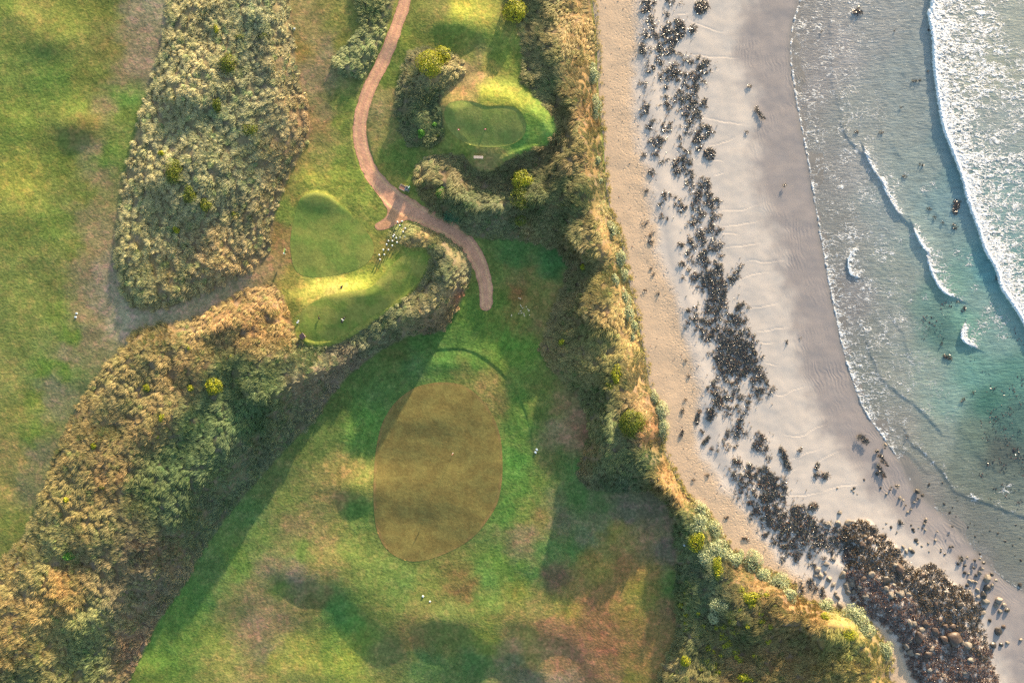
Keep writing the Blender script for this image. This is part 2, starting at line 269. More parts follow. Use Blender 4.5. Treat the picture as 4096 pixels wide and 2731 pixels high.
# ------------------------------------------------------------------ colour helpers
def lin(c):
    c = np.asarray(c, float) / 255.0
    return np.where(c <= 0.04045, c / 12.92, ((c + 0.055) / 1.055) ** 2.4)
K_LAND = np.array([0.90, 0.83, 0.70])
K_GRASS = np.array([0.76, 0.84, 0.76])
K_SAND = np.array([0.62, 0.615, 0.60])
K_SEA = np.array([0.98, 0.95, 0.92])
def canchors(s):
    a = [[float(t) for t in r.replace(',', ' ').split()] for r in s.replace('\n', ';').split(';') if r.strip()]
    a = np.array(a); a[:, 2:5] = lin(a[:, 2:5]); return a
TURF_A = canchors("""0,0,118,140,55; 100,80,150,150,70; 300,60,125,135,55; 60,250,120,138,60; 220,330,100,130,50; 60,500,112,132,50; 300,420,120,138,52; 80,700,165,165,60; 250,650,115,130,48; 60,900,140,148,62; 220,900,120,142,55; 300,1000,112,125,50; 60,1150,138,148,70; 200,1100,135,140,65; 60,1350,128,138,66
 20,1500,150,150,80; 250,1250,105,128,48; 290,1350,100,135,40; 250,1480,95,130,38; 330,780,108,120,48; 150,1600,120,140,45; 190,1480,105,140,40; 60,1650,150,148,72; 60,1800,170,150,85; 130,1750,115,140,45; 20,1950,165,150,80; 60,2100,120,128,55; 0,2200,120,125,60; 420,30,120,125,50; 430,200,115,112,55; 400,300,105,115,50; 350,500,130,120,60; 500,450,110,130,50
 560,50,165,145,125; 600,20,160,150,130; 560,180,150,132,112; 560,260,165,140,125; 480,330,150,130,100; 430,420,140,125,95; 380,600,155,132,105; 400,700,148,130,98; 360,850,150,135,95; 400,950,158,138,105; 330,1050,160,138,105; 420,1080,165,145,130; 420,1200,160,145,130; 500,1270,185,168,150; 600,1270,182,162,140; 350,1350,150,132,105; 320,1250,150,130,98; 270,1420,150,135,110; 200,1600,145,135,110; 220,1530,150,138,115; 150,1800,140,130,100; 110,1950,120,118,85; 800,1215,180,156,130; 950,1150,175,148,120; 1050,1070,175,142,108
 470,370,90,125,50; 510,400,85,130,50; 430,600,100,130,45; 410,650,85,125,45; 350,320,110,118,50
 1230,50,165,145,95; 1260,150,160,140,95; 1300,200,150,135,105; 1220,200,150,125,60; 1350,80,130,130,60; 1300,40,140,130,70; 1240,300,165,140,110; 1300,330,140,125,95; 1380,170,120,120,50; 1300,450,130,115,85; 1350,400,120,122,60; 1380,420,100,125,50; 1270,500,165,130,85; 1300,560,140,130,75; 1360,500,120,135,50; 1290,650,140,138,65; 1380,650,115,138,48; 1200,640,150,130,70; 1440,700,130,148,50; 1350,720,150,160,55; 1240,720,175,175,60; 1450,780,140,155,55; 1500,860,140,150,60; 1130,750,150,138,65
 1150,850,110,130,50; 1150,1000,165,130,80; 1130,950,150,120,70; 1100,1040,170,135,90; 1160,1120,165,150,65; 1250,1140,190,185,70; 1300,1150,190,186,72; 1330,1170,195,170,95; 1400,1150,192,190,66; 1220,1180,180,172,72; 1450,1120,180,185,50; 1500,1100,165,170,50; 1180,1220,165,155,60; 1170,1300,160,165,60; 1560,1000,160,145,70; 1520,1020,150,140,65; 1590,1040,110,135,40; 1230,1360,150,160,55
 1650,50,130,135,60; 1750,30,140,135,70; 1850,40,190,185,50; 1950,60,180,175,60; 1850,110,130,150,55; 1950,150,125,145,55; 1780,150,115,135,50; 2030,60,140,130,65; 1700,180,125,130,55; 1620,150,120,135,45; 2000,230,120,140,45; 1920,210,140,135,85; 1600,300,110,125,50; 1550,300,100,120,42; 1850,190,150,150,60; 1950,270,170,160,60; 1870,330,180,145,105; 1920,290,185,150,110; 1850,370,180,150,90; 1950,370,178,182,45; 2050,390,175,178,50; 2050,320,130,140,50; 2100,330,120,140,45; 1560,400,150,135,85; 1520,450,155,140,95; 1500,520,150,138,85; 1560,500,140,135,75; 1490,600,145,135,75; 1540,640,110,130,50; 1600,620,95,120,48; 1620,700,90,115,48; 1520,700,160,150,65; 1570,720,170,155,70; 2150,480,130,160,50; 2180,520,120,165,70; 2100,540,100,150,60; 2150,560,130,165,55; 1900,620,150,140,75; 1880,600,120,140,45; 1930,650,165,145,90
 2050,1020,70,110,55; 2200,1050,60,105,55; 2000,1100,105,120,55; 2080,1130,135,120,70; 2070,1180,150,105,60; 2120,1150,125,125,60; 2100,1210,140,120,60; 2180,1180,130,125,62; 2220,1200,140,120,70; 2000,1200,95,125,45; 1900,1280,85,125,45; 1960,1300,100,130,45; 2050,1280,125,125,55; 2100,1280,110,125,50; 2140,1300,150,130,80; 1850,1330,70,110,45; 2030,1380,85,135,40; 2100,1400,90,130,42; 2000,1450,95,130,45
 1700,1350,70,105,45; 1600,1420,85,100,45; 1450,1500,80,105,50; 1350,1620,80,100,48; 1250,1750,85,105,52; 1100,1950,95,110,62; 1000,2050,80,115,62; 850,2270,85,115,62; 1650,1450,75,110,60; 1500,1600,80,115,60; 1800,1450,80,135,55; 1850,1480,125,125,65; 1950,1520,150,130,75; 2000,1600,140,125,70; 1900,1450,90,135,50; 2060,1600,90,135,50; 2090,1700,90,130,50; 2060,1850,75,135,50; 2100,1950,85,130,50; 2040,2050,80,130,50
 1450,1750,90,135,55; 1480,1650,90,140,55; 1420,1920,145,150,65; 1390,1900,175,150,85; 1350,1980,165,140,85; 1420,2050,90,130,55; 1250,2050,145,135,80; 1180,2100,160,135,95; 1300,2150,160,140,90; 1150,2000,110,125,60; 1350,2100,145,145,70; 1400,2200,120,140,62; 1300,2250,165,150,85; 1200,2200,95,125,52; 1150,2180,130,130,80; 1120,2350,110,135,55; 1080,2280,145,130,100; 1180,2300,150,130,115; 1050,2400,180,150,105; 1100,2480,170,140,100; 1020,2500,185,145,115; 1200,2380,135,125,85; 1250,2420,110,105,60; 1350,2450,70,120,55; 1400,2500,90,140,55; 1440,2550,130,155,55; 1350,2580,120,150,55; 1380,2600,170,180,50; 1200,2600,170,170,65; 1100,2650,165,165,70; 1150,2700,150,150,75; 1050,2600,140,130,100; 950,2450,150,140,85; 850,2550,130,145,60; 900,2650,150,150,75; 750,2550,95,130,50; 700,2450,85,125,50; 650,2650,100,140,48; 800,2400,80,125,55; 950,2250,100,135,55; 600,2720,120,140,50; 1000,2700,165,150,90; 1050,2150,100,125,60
 1500,2300,110,130,60; 1600,2330,100,130,62; 1700,2350,120,130,60; 1850,2330,120,110,60; 1860,2350,130,95,60; 1500,2450,120,130,60; 1650,2450,130,125,70; 1650,2550,140,120,70; 1800,2450,115,128,65; 1800,2550,120,128,62; 1950,2300,95,140,60; 1950,2400,110,138,60; 2000,2250,100,140,50; 1550,2600,130,130,75; 1950,2550,140,150,55; 1700,2650,85,120,65; 1900,2650,80,115,60; 2050,2650,110,115,85; 1600,2400,105,130,60
 2180,1550,100,115,50; 2250,1600,140,120,80; 2300,1680,150,120,95; 2270,1750,165,135,105; 2230,1730,150,130,100; 2320,1720,140,100,80; 2170,1650,95,115,50; 2200,1850,105,110,60; 2250,1850,85,110,55; 2300,1880,80,120,60; 2160,1950,110,135,55; 2100,2050,120,140,60; 2150,2070,130,115,65; 2200,2000,120,125,85; 2300,2000,75,110,55; 2400,2050,80,105,60; 2250,2070,110,110,85; 2100,2150,165,140,105; 2070,2200,110,110,80; 2180,2200,85,125,65; 2300,2200,75,120,60; 2400,2080,120,120,90; 2350,2150,110,120,90; 2500,2050,110,105,90; 2600,2050,110,100,85; 2050,2280,90,130,50; 2080,2350,130,140,50; 2200,2300,115,95,75; 2230,2320,110,85,70; 2130,2300,80,125,60; 2500,2150,165,140,80; 2580,2150,150,125,90; 2450,2130,170,150,65; 2350,2230,150,125,60; 2400,2280,165,145,65; 2500,2280,160,115,70; 2450,2350,155,118,72; 2600,2300,145,120,65; 2550,2350,135,130,50; 2650,2200,105,95,85; 2680,2350,85,115,55; 2300,2350,160,130,75; 2200,2400,160,150,70; 2280,2430,165,150,60; 2350,2430,160,115,80; 2150,2430,140,130,75; 2400,2470,165,115,80; 2500,2450,140,115,60; 2550,2420,125,120,55; 2600,2500,155,120,70; 2680,2450,125,100,70; 2050,2480,140,130,70; 2100,2550,180,155,75; 2060,2580,190,150,105; 2200,2520,170,120,90; 2300,2550,165,112,85; 2420,2580,160,108,78; 2130,2630,175,150,80; 2250,2650,165,120,90; 2350,2650,160,115,88; 2450,2700,150,115,80; 2550,2650,140,112,65; 2600,2600,160,122,72; 2520,2710,120,115,50; 2120,2700,120,115,95; 2250,2720,150,130,115; 2650,2550,140,115,70; 2200,2620,190,145,100""")
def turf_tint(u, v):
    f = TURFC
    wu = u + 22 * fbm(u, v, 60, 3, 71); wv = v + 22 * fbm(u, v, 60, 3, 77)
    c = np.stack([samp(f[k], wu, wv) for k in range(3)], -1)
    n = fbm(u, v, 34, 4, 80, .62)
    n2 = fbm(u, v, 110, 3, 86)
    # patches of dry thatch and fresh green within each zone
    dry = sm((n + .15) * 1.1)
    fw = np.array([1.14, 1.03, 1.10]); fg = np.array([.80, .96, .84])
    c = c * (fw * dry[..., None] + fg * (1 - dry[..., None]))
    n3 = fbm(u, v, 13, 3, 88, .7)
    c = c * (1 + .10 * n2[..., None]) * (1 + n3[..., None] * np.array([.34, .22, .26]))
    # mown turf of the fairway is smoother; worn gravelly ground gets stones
    # thatch and grey sand under the dune grass, darkened for shade between tufts
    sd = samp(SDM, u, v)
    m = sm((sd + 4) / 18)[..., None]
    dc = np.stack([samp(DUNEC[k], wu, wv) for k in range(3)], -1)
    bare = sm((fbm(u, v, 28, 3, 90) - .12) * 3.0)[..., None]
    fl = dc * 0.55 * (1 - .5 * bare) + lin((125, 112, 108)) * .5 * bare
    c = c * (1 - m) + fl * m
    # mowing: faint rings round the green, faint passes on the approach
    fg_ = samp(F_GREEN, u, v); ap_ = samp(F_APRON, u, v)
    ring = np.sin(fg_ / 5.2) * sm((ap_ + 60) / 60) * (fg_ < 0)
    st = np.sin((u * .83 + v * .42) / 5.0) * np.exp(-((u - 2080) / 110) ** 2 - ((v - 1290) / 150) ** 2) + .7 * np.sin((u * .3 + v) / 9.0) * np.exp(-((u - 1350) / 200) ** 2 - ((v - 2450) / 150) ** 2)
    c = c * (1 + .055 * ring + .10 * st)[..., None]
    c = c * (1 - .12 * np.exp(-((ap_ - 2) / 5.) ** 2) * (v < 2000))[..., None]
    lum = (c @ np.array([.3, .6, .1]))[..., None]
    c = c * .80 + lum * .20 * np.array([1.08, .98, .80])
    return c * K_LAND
_l = TURF_A[:, 2:5] @ np.array([.3, .6, .1]); TURF_A[:, 2:5] *= ((.21 / _l) ** .38)[:, None].clip(.85, 1.8)  # shade and sunlit slopes sampled into the turf anchors, partly evened out here
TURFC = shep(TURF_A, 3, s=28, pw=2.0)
# marram colours; anchors sampled in shade still hold part of that shade
DUNE_A = canchors("""700,100,205,180,110; 800,300,215,190,125; 600,500,215,190,120; 560,700,205,180,115; 500,1000,205,180,105; 700,900,190,170,110; 900,150,200,175,110; 1000,100,170,165,115; 1000,300,175,165,115; 900,450,165,160,110; 1100,500,185,165,110; 1100,250,190,165,110; 950,700,170,160,110; 800,800,165,155,105; 700,650,205,185,120; 800,1000,195,155,95; 1000,900,180,150,95; 900,1050,215,165,95; 700,1150,195,165,95; 560,1150,175,160,90; 1150,650,190,155,95; 850,600,175,165,110; 1230,480,200,150,95
 1050,1180,205,150,85; 900,1300,210,150,80; 700,1330,205,160,90; 560,1370,200,160,85; 1000,1300,200,135,70; 1130,1300,195,140,65; 750,1500,200,145,80; 500,1600,185,150,85; 600,1700,195,145,80; 400,1750,205,160,85; 450,1900,200,140,75; 300,1950,200,160,80; 350,2100,185,145,70; 200,2150,195,170,90; 150,2250,190,165,85; 60,2300,215,170,90; 100,2450,220,165,80; 250,2350,200,135,45; 60,2600,215,160,70; 200,2600,190,160,75; 380,2500,170,165,85; 350,2600,120,135,75; 100,2700,120,120,65; 450,2250,170,135,90; 550,2200,150,115,90; 500,2450,170,140,100; 530,2580,185,130,100; 600,2350,150,130,105; 420,2150,150,135,80
 900,1560,120,140,80; 800,1700,95,125,75; 700,1850,95,125,70; 850,1850,105,130,80; 1000,1650,90,130,75; 1100,1550,110,130,70; 950,1500,130,140,75; 700,2000,105,125,75; 600,1950,110,125,65; 850,2020,110,125,90; 1000,1850,120,130,95; 1150,1650,125,130,95; 1200,1560,145,125,105; 1300,1500,165,140,120; 1400,1420,165,135,115; 1250,1430,140,150,85; 1500,1330,140,140,100; 1600,1260,150,150,100; 1450,1340,130,130,95
 1700,1200,200,175,120; 1780,1180,215,175,120; 1850,1200,200,110,80; 1800,1280,180,140,90; 1700,1050,185,165,95; 1640,1000,215,160,85; 1620,910,190,190,95; 1700,950,205,170,95; 1800,1020,165,155,105; 1860,1080,160,150,110; 1720,1290,170,135,105; 1780,1100,140,145,105
 1650,250,195,170,110; 1650,400,130,130,90; 1700,420,105,120,75; 1740,500,110,125,70; 1830,300,215,180,105; 1620,560,140,135,85; 1760,600,150,140,85; 1690,560,120,130,75
 1420,200,170,175,110; 1480,250,165,170,100; 1540,50,150,150,80; 1430,20,130,140,75
 2100,60,170,150,80; 2200,100,185,150,80; 2300,100,205,155,75; 2340,250,210,160,75; 2250,250,160,140,80; 2150,250,165,145,85; 2200,350,140,135,75; 2300,350,185,145,75; 2350,450,205,145,70; 2250,450,165,135,65; 2360,600,175,150,60; 2250,600,150,120,65; 2330,650,175,130,70
 2050,700,120,105,60; 1900,720,125,110,65; 1800,680,150,125,75; 1730,650,185,160,100; 2150,800,105,110,60; 2250,750,130,120,65; 2300,850,115,120,65; 2200,900,150,140,85; 2050,900,125,125,80; 1950,880,140,140,95; 1850,820,120,130,80; 1700,740,160,135,70; 2120,930,190,160,95; 2350,780,140,130,65; 2380,900,195,155,80; 2410,1000,200,155,75
 2300,1020,165,140,85; 2300,1150,165,140,85; 2350,1080,140,130,70; 2250,1200,195,155,95; 2400,1150,185,155,65; 2420,1250,210,155,80; 2300,1300,160,140,75; 2200,1400,190,150,85; 2400,1350,165,150,65; 2500,1350,220,170,80; 2350,1450,190,160,85; 2540,1480,225,180,95; 2450,1500,170,150,60; 2300,1520,170,155,80; 2400,1600,140,140,80; 2550,1620,200,150,90; 2600,1720,200,130,75; 2420,1700,130,140,85; 2350,1700,170,155,75; 2500,1850,110,125,75; 2400,1850,125,135,85; 2600,1850,120,130,75; 2670,1890,205,140,65; 2360,1820,180,140,75; 2330,1900,145,125,85; 2500,1930,110,125,85; 2700,1980,205,140,65; 2660,2020,130,135,70
 2720,2100,120,130,75; 2730,2200,130,140,80; 2780,2280,115,125,90; 2720,2330,110,125,80; 2850,2320,120,130,95; 2800,2400,100,120,80; 2730,2420,150,150,70; 2900,2450,110,120,85; 2950,2350,150,125,70; 3000,2300,195,140,75; 3080,2330,190,135,70; 2950,2500,120,110,55; 2800,2600,110,105,60; 2740,2520,160,150,90; 2900,2560,140,120,60; 3000,2550,120,110,55; 3100,2450,170,125,60; 3150,2400,210,150,75; 3200,2550,150,120,55; 3100,2600,165,120,60; 3250,2500,205,150,70; 3350,2550,165,150,45; 3200,2680,190,140,65; 3350,2650,190,155,60; 3450,2600,185,165,60; 2950,2680,180,130,70; 2800,2700,140,125,65; 3450,2720,185,150,60; 3400,2500,200,180,60; 2680,2680,190,160,95""")
DUNE_A[:, 2:5] = DUNE_A[:, 2:5] * .60 + .40 * (DUNE_A[:, 2:5] @ np.array([.35, .5, .15]))[:, None] * np.array([1.08, 1.0, .72])
_l = DUNE_A[:, 2:5] @ np.array([.3, .6, .1]); DUNE_A[:, 2:5] *= ((.42 / _l) ** .26)[:, None].clip(.9, 2)
DUNEC = shep(DUNE_A, 3, s=30, pw=2.0)

SAND_DRY = lin((232, 203, 172)); SAND_PALE = lin((226, 215, 206)); SAND_WET = lin((176, 167, 165)); SAND_SEA = lin((150, 146, 142))
B1, b1s = seg_dist(smooth_line(pts("2500,-1100 2540,-200 2550,0 2545,200 2530,400 2560,600 2600,800 2625,950 2640,1050 2700,1200 2745,1350 2790,1500 2790,1650 2785,1780 2830,1870 2900,1960 2960,2030 3020,2110 3090,2210 3140,2270 3230,2330 3330,2400 3480,2470 3600,2600 3680,2800 3900,3900"), False, 4), False)
B1 = -B1 * b1s
B2, b2s = seg_dist(smooth_line(pts("3080,-1100 3010,-200 3005,0 2960,90 2925,225 2985,330 3025,480 3010,600 3045,800 3110,1000 3150,1150 3180,1350 3210,1500 3290,1700 3400,1850 3520,2000 3660,2130 3780,2240 3880,2350 3940,2450 4000,2620 4060,2800 4300,3900"), False, 4), False)
B2 = -B2 * b2s
def beach_tint(u, v):
    w = 18 * fbm(u, v, 80, 3, 101)
    b1 = samp(B1, u, v) + w; b2 = samp(B2, u, v) + 2.2 * w; wt = samp(WATF, u, v)
    p = sm((b1 + 30) / 60)[..., None]; q = sm((b2 + 60) / 120)[..., None]; r = sm((wt + 25) / 40)[..., None]
    c = SAND_DRY * (1 - p) + SAND_PALE * p
    c = c * (1 - q) + SAND_WET * q
    c = c * (1 - r) + SAND_SEA * r
    far = sm((wt - 150) / 400)[..., None]
    c = c * (1 - far * np.array([.45, .2, .22]))
    c = c * (1 + .05 * fbm(u, v, 60, 4, 105)[..., None])
    return c * K_SAND

# ------------------------------------------------------------------ materials
def new_mat(name):
    m = bpy.data.materials.new(name); m.use_nodes = True
    nt = m.node_tree; b = nt.nodes['Principled BSDF']
    return m, nt, b
def nd(nt, t, **kw):
    n = nt.nodes.new(t)
    for k, v in kw.items():
        if k.startswith('i_'):
            key = k[2:]
            n.inputs[int(key) if key.isdigit() else key.replace('_', ' ')].default_value = v
        else: setattr(n, k, v)
    return n
def lk(nt, a, b): nt.links.new(a, b)
def mth(nt, op, a, b=None, clamp=False):
    n = nt.nodes.new('ShaderNodeMath'); n.operation = op; n.use_clamp = clamp
    for i, x in enumerate((a, b)):
        if x is None: continue
        if isinstance(x, (int, float)): n.inputs[i].default_value = x
        else: lk(nt, x, n.inputs[i])
    return n.outputs[0]
def bump(nt, b, h, dist, strength=1.0, prev=None):
    n = nd(nt, 'ShaderNodeBump'); n.inputs['Strength'].default_value = strength; n.inputs['Distance'].default_value = dist
    lk(nt, h, n.inputs['Height'])
    if prev is not None: lk(nt, prev, n.inputs['Normal'])
    return n.outputs['Normal']
def noise(nt, scale, detail=3, rough=.55, vec=None, dist=0.0):
    n = nd(nt, 'ShaderNodeTexNoise'); n.inputs['Scale'].default_value = scale; n.inputs['Detail'].default_value = detail
    n.inputs['Roughness'].default_value = rough; n.inputs['Distortion'].default_value = dist
    if vec is None:
        g = nt.nodes.get('Geo') or nd(nt, 'ShaderNodeNewGeometry', name='Geo'); vec = g.outputs['Position']
    lk(nt, vec, n.inputs['Vector']); return n.outputs['Fac']
def ramp(nt, f, a, b, lo=0., hi=1.):
    n = nd(nt, 'ShaderNodeMapRange'); n.inputs['From Min'].default_value = a; n.inputs['From Max'].default_value = b
    n.inputs['To Min'].default_value = lo; n.inputs['To Max'].default_value = hi
    lk(nt, f, n.inputs['Value']); return n.outputs['Result']
def mixc(nt, f, a, b, mode='MIX'):
    n = nd(nt, 'ShaderNodeMix', data_type='RGBA', blend_type=mode)
    for s, x in ((n.inputs['Factor'], f), (n.inputs[6], a), (n.inputs[7], b)):
        if isinstance(x, (int, float)): s.default_value = x
        elif isinstance(x, (tuple, list, np.ndarray)): s.default_value = (*[float(q) for q in x[:3]], 1)
        else: lk(nt, x, s)
    return n.outputs[2]
def attr(nt, name, out='Color'):
    n = nd(nt, 'ShaderNodeAttribute', attribute_name=name); return n.outputs[out]
def ground_mat(name, tint, grain_scale, grain_amt, bdist, rough=.9, spec=.15, coarse=None):
    m, nt, b = new_mat(name)
    n1 = noise(nt, grain_scale, 4, .65); n2 = noise(nt, grain_scale * .22, 3, .6)
    col = attr(nt, 'tint') if tint is None else tint
    f = ramp(nt, n1, .25, .75, 1 - grain_amt, 1 + grain_amt)
    if tint is None: c = mixc(nt, 1.0, col, mixc(nt, 0.0, f, f), 'MULTIPLY')
    c = nd(nt, 'ShaderNodeVectorMath', operation='SCALE')
    if tint is None: lk(nt, col, c.inputs[0])
    else: c.inputs[0].default_value = [float(x) for x in tint[:3]]
    f2 = ramp(nt, n2, .3, .7, 1 - grain_amt * .5, 1 + grain_amt * .5)
    lk(nt, mth(nt, 'MULTIPLY', f, f2), c.inputs['Scale'])
    lk(nt, c.outputs[0], b.inputs['Base Color'])
    nrm = bump(nt, b, n1, bdist, 1.0)
    nrm = bump(nt, b, n2, bdist * 2.2, .7, nrm)
    lk(nt, nrm, b.inputs['Normal'])
    b.inputs['Roughness'].default_value = rough; b.inputs['Specular IOR Level'].default_value = spec
    return m
M_TURF = ground_mat('turf_grass', None, 2.6, .34, .075)
M_TEE = ground_mat('mown_turf', None, 3.5, .20, .022)
M_PATH = ground_mat('red_gravel', None, 3.2, .26, .03)
def blade_mat(name, rough=.6, trans=.3):
    m, nt, b = new_mat(name)
    b.inputs['Roughness'].default_value = rough; b.inputs['Specular IOR Level'].default_value = .25
    col = attr(nt, 'tint'); lk(nt, col, b.inputs['Base Color'])
    t = nd(nt, 'ShaderNodeBsdfTranslucent'); lk(nt, col, t.inputs['Color'])
    mx = nd(nt, 'ShaderNodeMixShader'); mx.inputs[0].default_value = trans
    lk(nt, b.outputs[0], mx.inputs[1]); lk(nt, t.outputs[0], mx.inputs[2])
    lk(nt, mx.outputs[0], nt.nodes['Material Output'].inputs['Surface'])
    return m
M_BLADE = blade_mat('marram_blades', .6, .18); M_LEAF = blade_mat('shrub_leaves', .45, .2)
def sand_mat():
    m, nt, b = new_mat('beach_sand')
    col = attr(nt, 'tint')
    dry = attr(nt, 'dry', 'Fac'); wet = attr(nt, 'wet', 'Fac'); shore = attr(nt, 'shore', 'Fac'); scrl = attr(nt, 'scuff', 'Fac')
    g1 = noise(nt, 9.0, 3, .6)
    c = mixc(nt, 1.0, col, mixc(nt, ramp(nt, g1, .3, .7), (.90, .90, .90), (1.08, 1.07, 1.06)), 'MULTIPLY')
    lk(nt, c, b.inputs['Base Color'])
    # footprints and scuffs of the dry sand
    vo = nd(nt, 'ShaderNodeTexVoronoi', feature='SMOOTH_F1'); vo.inputs['Scale'].default_value = 1.7; vo.inputs['Randomness'].default_value = 1.0; vo.inputs['Smoothness'].default_value = .25
    lk(nt, nt.nodes['Geo'].outputs['Position'], vo.inputs['Vector'])
    pits = ramp(nt, vo.outputs['Distance'], .06, .30)
    rough_n = noise(nt, 2.6, 4, .7)
    h = mth(nt, 'MULTIPLY', mth(nt, 'ADD', mth(nt, 'MULTIPLY', pits, .45), mth(nt, 'MULTIPLY', rough_n, 1.0)), scrl)
    n1 = bump(nt, b, h, .10, 1.0)
    # ripple marks that follow the shore on the wet sand
    wob = noise(nt, .28, 3, .5)
    ph = mth(nt, 'ADD', mth(nt, 'MULTIPLY', shore, .42), mth(nt, 'MULTIPLY', wob, 34.0))
    si = mth(nt, 'SINE', ph)
    msk = ramp(nt, noise(nt, .11, 3, .6), .50, .68)
    h2 = mth(nt, 'MULTIPLY', mth(nt, 'MULTIPLY', si, msk), wet)
    n2 = bump(nt, b, h2, .009, 1.0, n1)
    # creases where water drained off
    dr = noise(nt, .16, 2, .4)
    cre = attr(nt, 'crease', 'Fac')
    n3 = bump(nt, b, cre, .02, 1.0, n2)
    lk(nt, n3, b.inputs['Normal'])
    r = ramp(nt, wet, 0, 1, .85, .42); lk(nt, r, b.inputs['Roughness']); b.inputs['Specular IOR Level'].default_value = .3
    return m
M_SAND = sand_mat()

# ------------------------------------------------------------------ ground sheets
def axis(lo, hi, step, big=24, mlo=None, mhi=None):
    a = np.arange(mlo, lo, big) if mlo is not None else np.array([])
    b = np.arange(lo, hi + step, step)
    c = np.arange(b[-1] + big, mhi, big) if mhi is not None else np.array([])
    return np.r_[a, b, c]
def pw_path():
    """inside distance of the cart path, positive inside"""
    best = np.full(GU.shape, 1e12); W = np.zeros(GU.shape)
    p = PATHS
    for i in range(len(p) - 1):
        ax, ay, aw = p[i]; bx, by, bw = p[i + 1]
        dx, dy = bx - ax, by - ay; L = dx * dx + dy * dy + 1e-9
        t = np.clip(((GU - ax) * dx + (GV - ay) * dy) / L, 0, 1)
        d = (GU - ax - t * dx) ** 2 + (GV - ay - t * dy) ** 2
        m = d < best; best = np.where(m, d, best); W = np.where(m, aw + t * (bw - aw), W)
    return W - np.sqrt(best)
F_CART = pw_path() + 3.0 * pn(GU / 30, GV / 30, 333) + 2.0 * pn(GU / 13, GV / 13, 334)
BARE = smooth_line(pts("1560,800 1548,860 1520,885 1500,898 1506,918 1540,918 1580,902 1620,882 1680,874 1720,880 1660,800"), True, 4)
F_BARE = sdf_poly(BARE)
F_TRAIL = np.maximum(F_CART, F_BARE)
OVER = np.maximum.reduce([F_HEART, F_CURV, F_NETEE, F_GREEN, F_TRAIL])
US = axis(-60, 4156, 4, 26, -1250, 5400); VS = axis(-60, 2790, 4, 26, -1050, 3850)
def turf_attrs(u, v): return {'tint': turf_tint(u, v)}
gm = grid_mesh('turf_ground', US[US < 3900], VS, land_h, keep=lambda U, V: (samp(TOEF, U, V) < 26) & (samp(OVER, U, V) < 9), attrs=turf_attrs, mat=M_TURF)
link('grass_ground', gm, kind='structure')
CREASES = [pts(t) for t in """2740,215 2800,225 2880,230 2960,235;2740,240 2790,225;2830,285 2880,275;2815,470 2880,485 2990,500;2830,585 2900,570 2960,540;2790,660 2850,640 2900,650;2870,845 2950,842 3040,820;2890,905 2970,898 3050,880;2880,935 2960,940;2890,990 2960,985 3060,970;2970,1065 3000,1045 3060,1048 3150,1035;2940,1130 3000,1100 3080,1090;2980,1240 3060,1225 3120,1210;3020,1330 3080,1320 3160,1305;3030,1375 3100,1370;3060,1450 3110,1460;3085,1575 3130,1580 3170,1560 3230,1545;3140,1740 3200,1745 3250,1720 3330,1680;3150,1840 3230,1810 3290,1790;3150,1900 3190,1870;3260,1850 3320,1820 3370,1800;3300,1960 3370,1945 3450,1935;3150,1980 3220,1980 3300,1965;2700,60 2760,55;2760,80 2850,120 2900,130;2560,50 2620,60;2700,385 2760,400;2560,330 2600,345;2860,700 2900,690""".split(';')]
def crease_field():
    F = np.zeros(GU.shape)
    for p in CREASES:
        d, s = seg_dist(smooth_line(p, False, 4), False)
        F = np.maximum(F, np.exp(-(d / 90.) ** 2) * 0)
    return F
def crease(u, v):
    c = np.zeros(u.shape)
    m = (samp(TOEF, u, v) > 60) & (samp(WATF, u, v) < 0)
    if m.any():
        uu, vv = u[m] + 3 * pn(u[m] / 25, v[m] / 25, 5), v[m] + 5 * pn(u[m] / 60, v[m] / 60, 6); r = np.zeros(uu.shape)
        for p in CREASES:
            q = smooth_line(p, False, 3)
            lo, hi = q.min(0) - 30, q.max(0) + 30
            k = (uu > lo[0]) & (uu < hi[0]) & (vv > lo[1]) & (vv < hi[1])
            if not k.any(): continue
            d, s = seg_dist(q, False, uu[k], vv[k])
            t = np.clip((uu[k] - q[0, 0]) / (q[-1, 0] - q[0, 0] + 1e-6), 0, 1)
            amp = np.sin(np.pi * (.12 + .85 * t)).clip(0, 1)
            r[k] = r[k] + amp * (np.where(s * d > 0, 1, -1) * np.exp(-(d / 7.0) ** 2) * .5 - .5 * np.exp(-(d / 3.0) ** 2))
        c[m] = r
    return c
def beach_attrs(u, v):
    b1 = samp(B1, u, v); b2 = samp(B2, u, v); wt = samp(WATF, u, v); toe = samp(TOEF, u, v)
    w = 18 * fbm(u, v, 80, 3, 101)
    sc_ = 1 - sm((b1 + w * .5 + 5) / 50)
    sc_ = sc_ * (.30 + .50 * sm((b1 + 110) / 90)) + .03
    return {'tint': beach_tint(u, v), 'dry': 1 - sm((b1 + 30) / 60), 'wet': sm((b2 + 60) / 120) * (1 - .5 * sm(wt / 60)), 'shore': wt, 'scuff': sc_,
            'crease': crease(u, v)}
bm_ = grid_mesh('beach', US[US > 2300], VS, lambda u, v: beach_h(u, v) + .008 * crease(u, v), keep=lambda U, V: (samp(TOEF, U, V) > -26), attrs=beach_attrs, mat=M_SAND)
link('beach_sand', bm_, kind='structure')

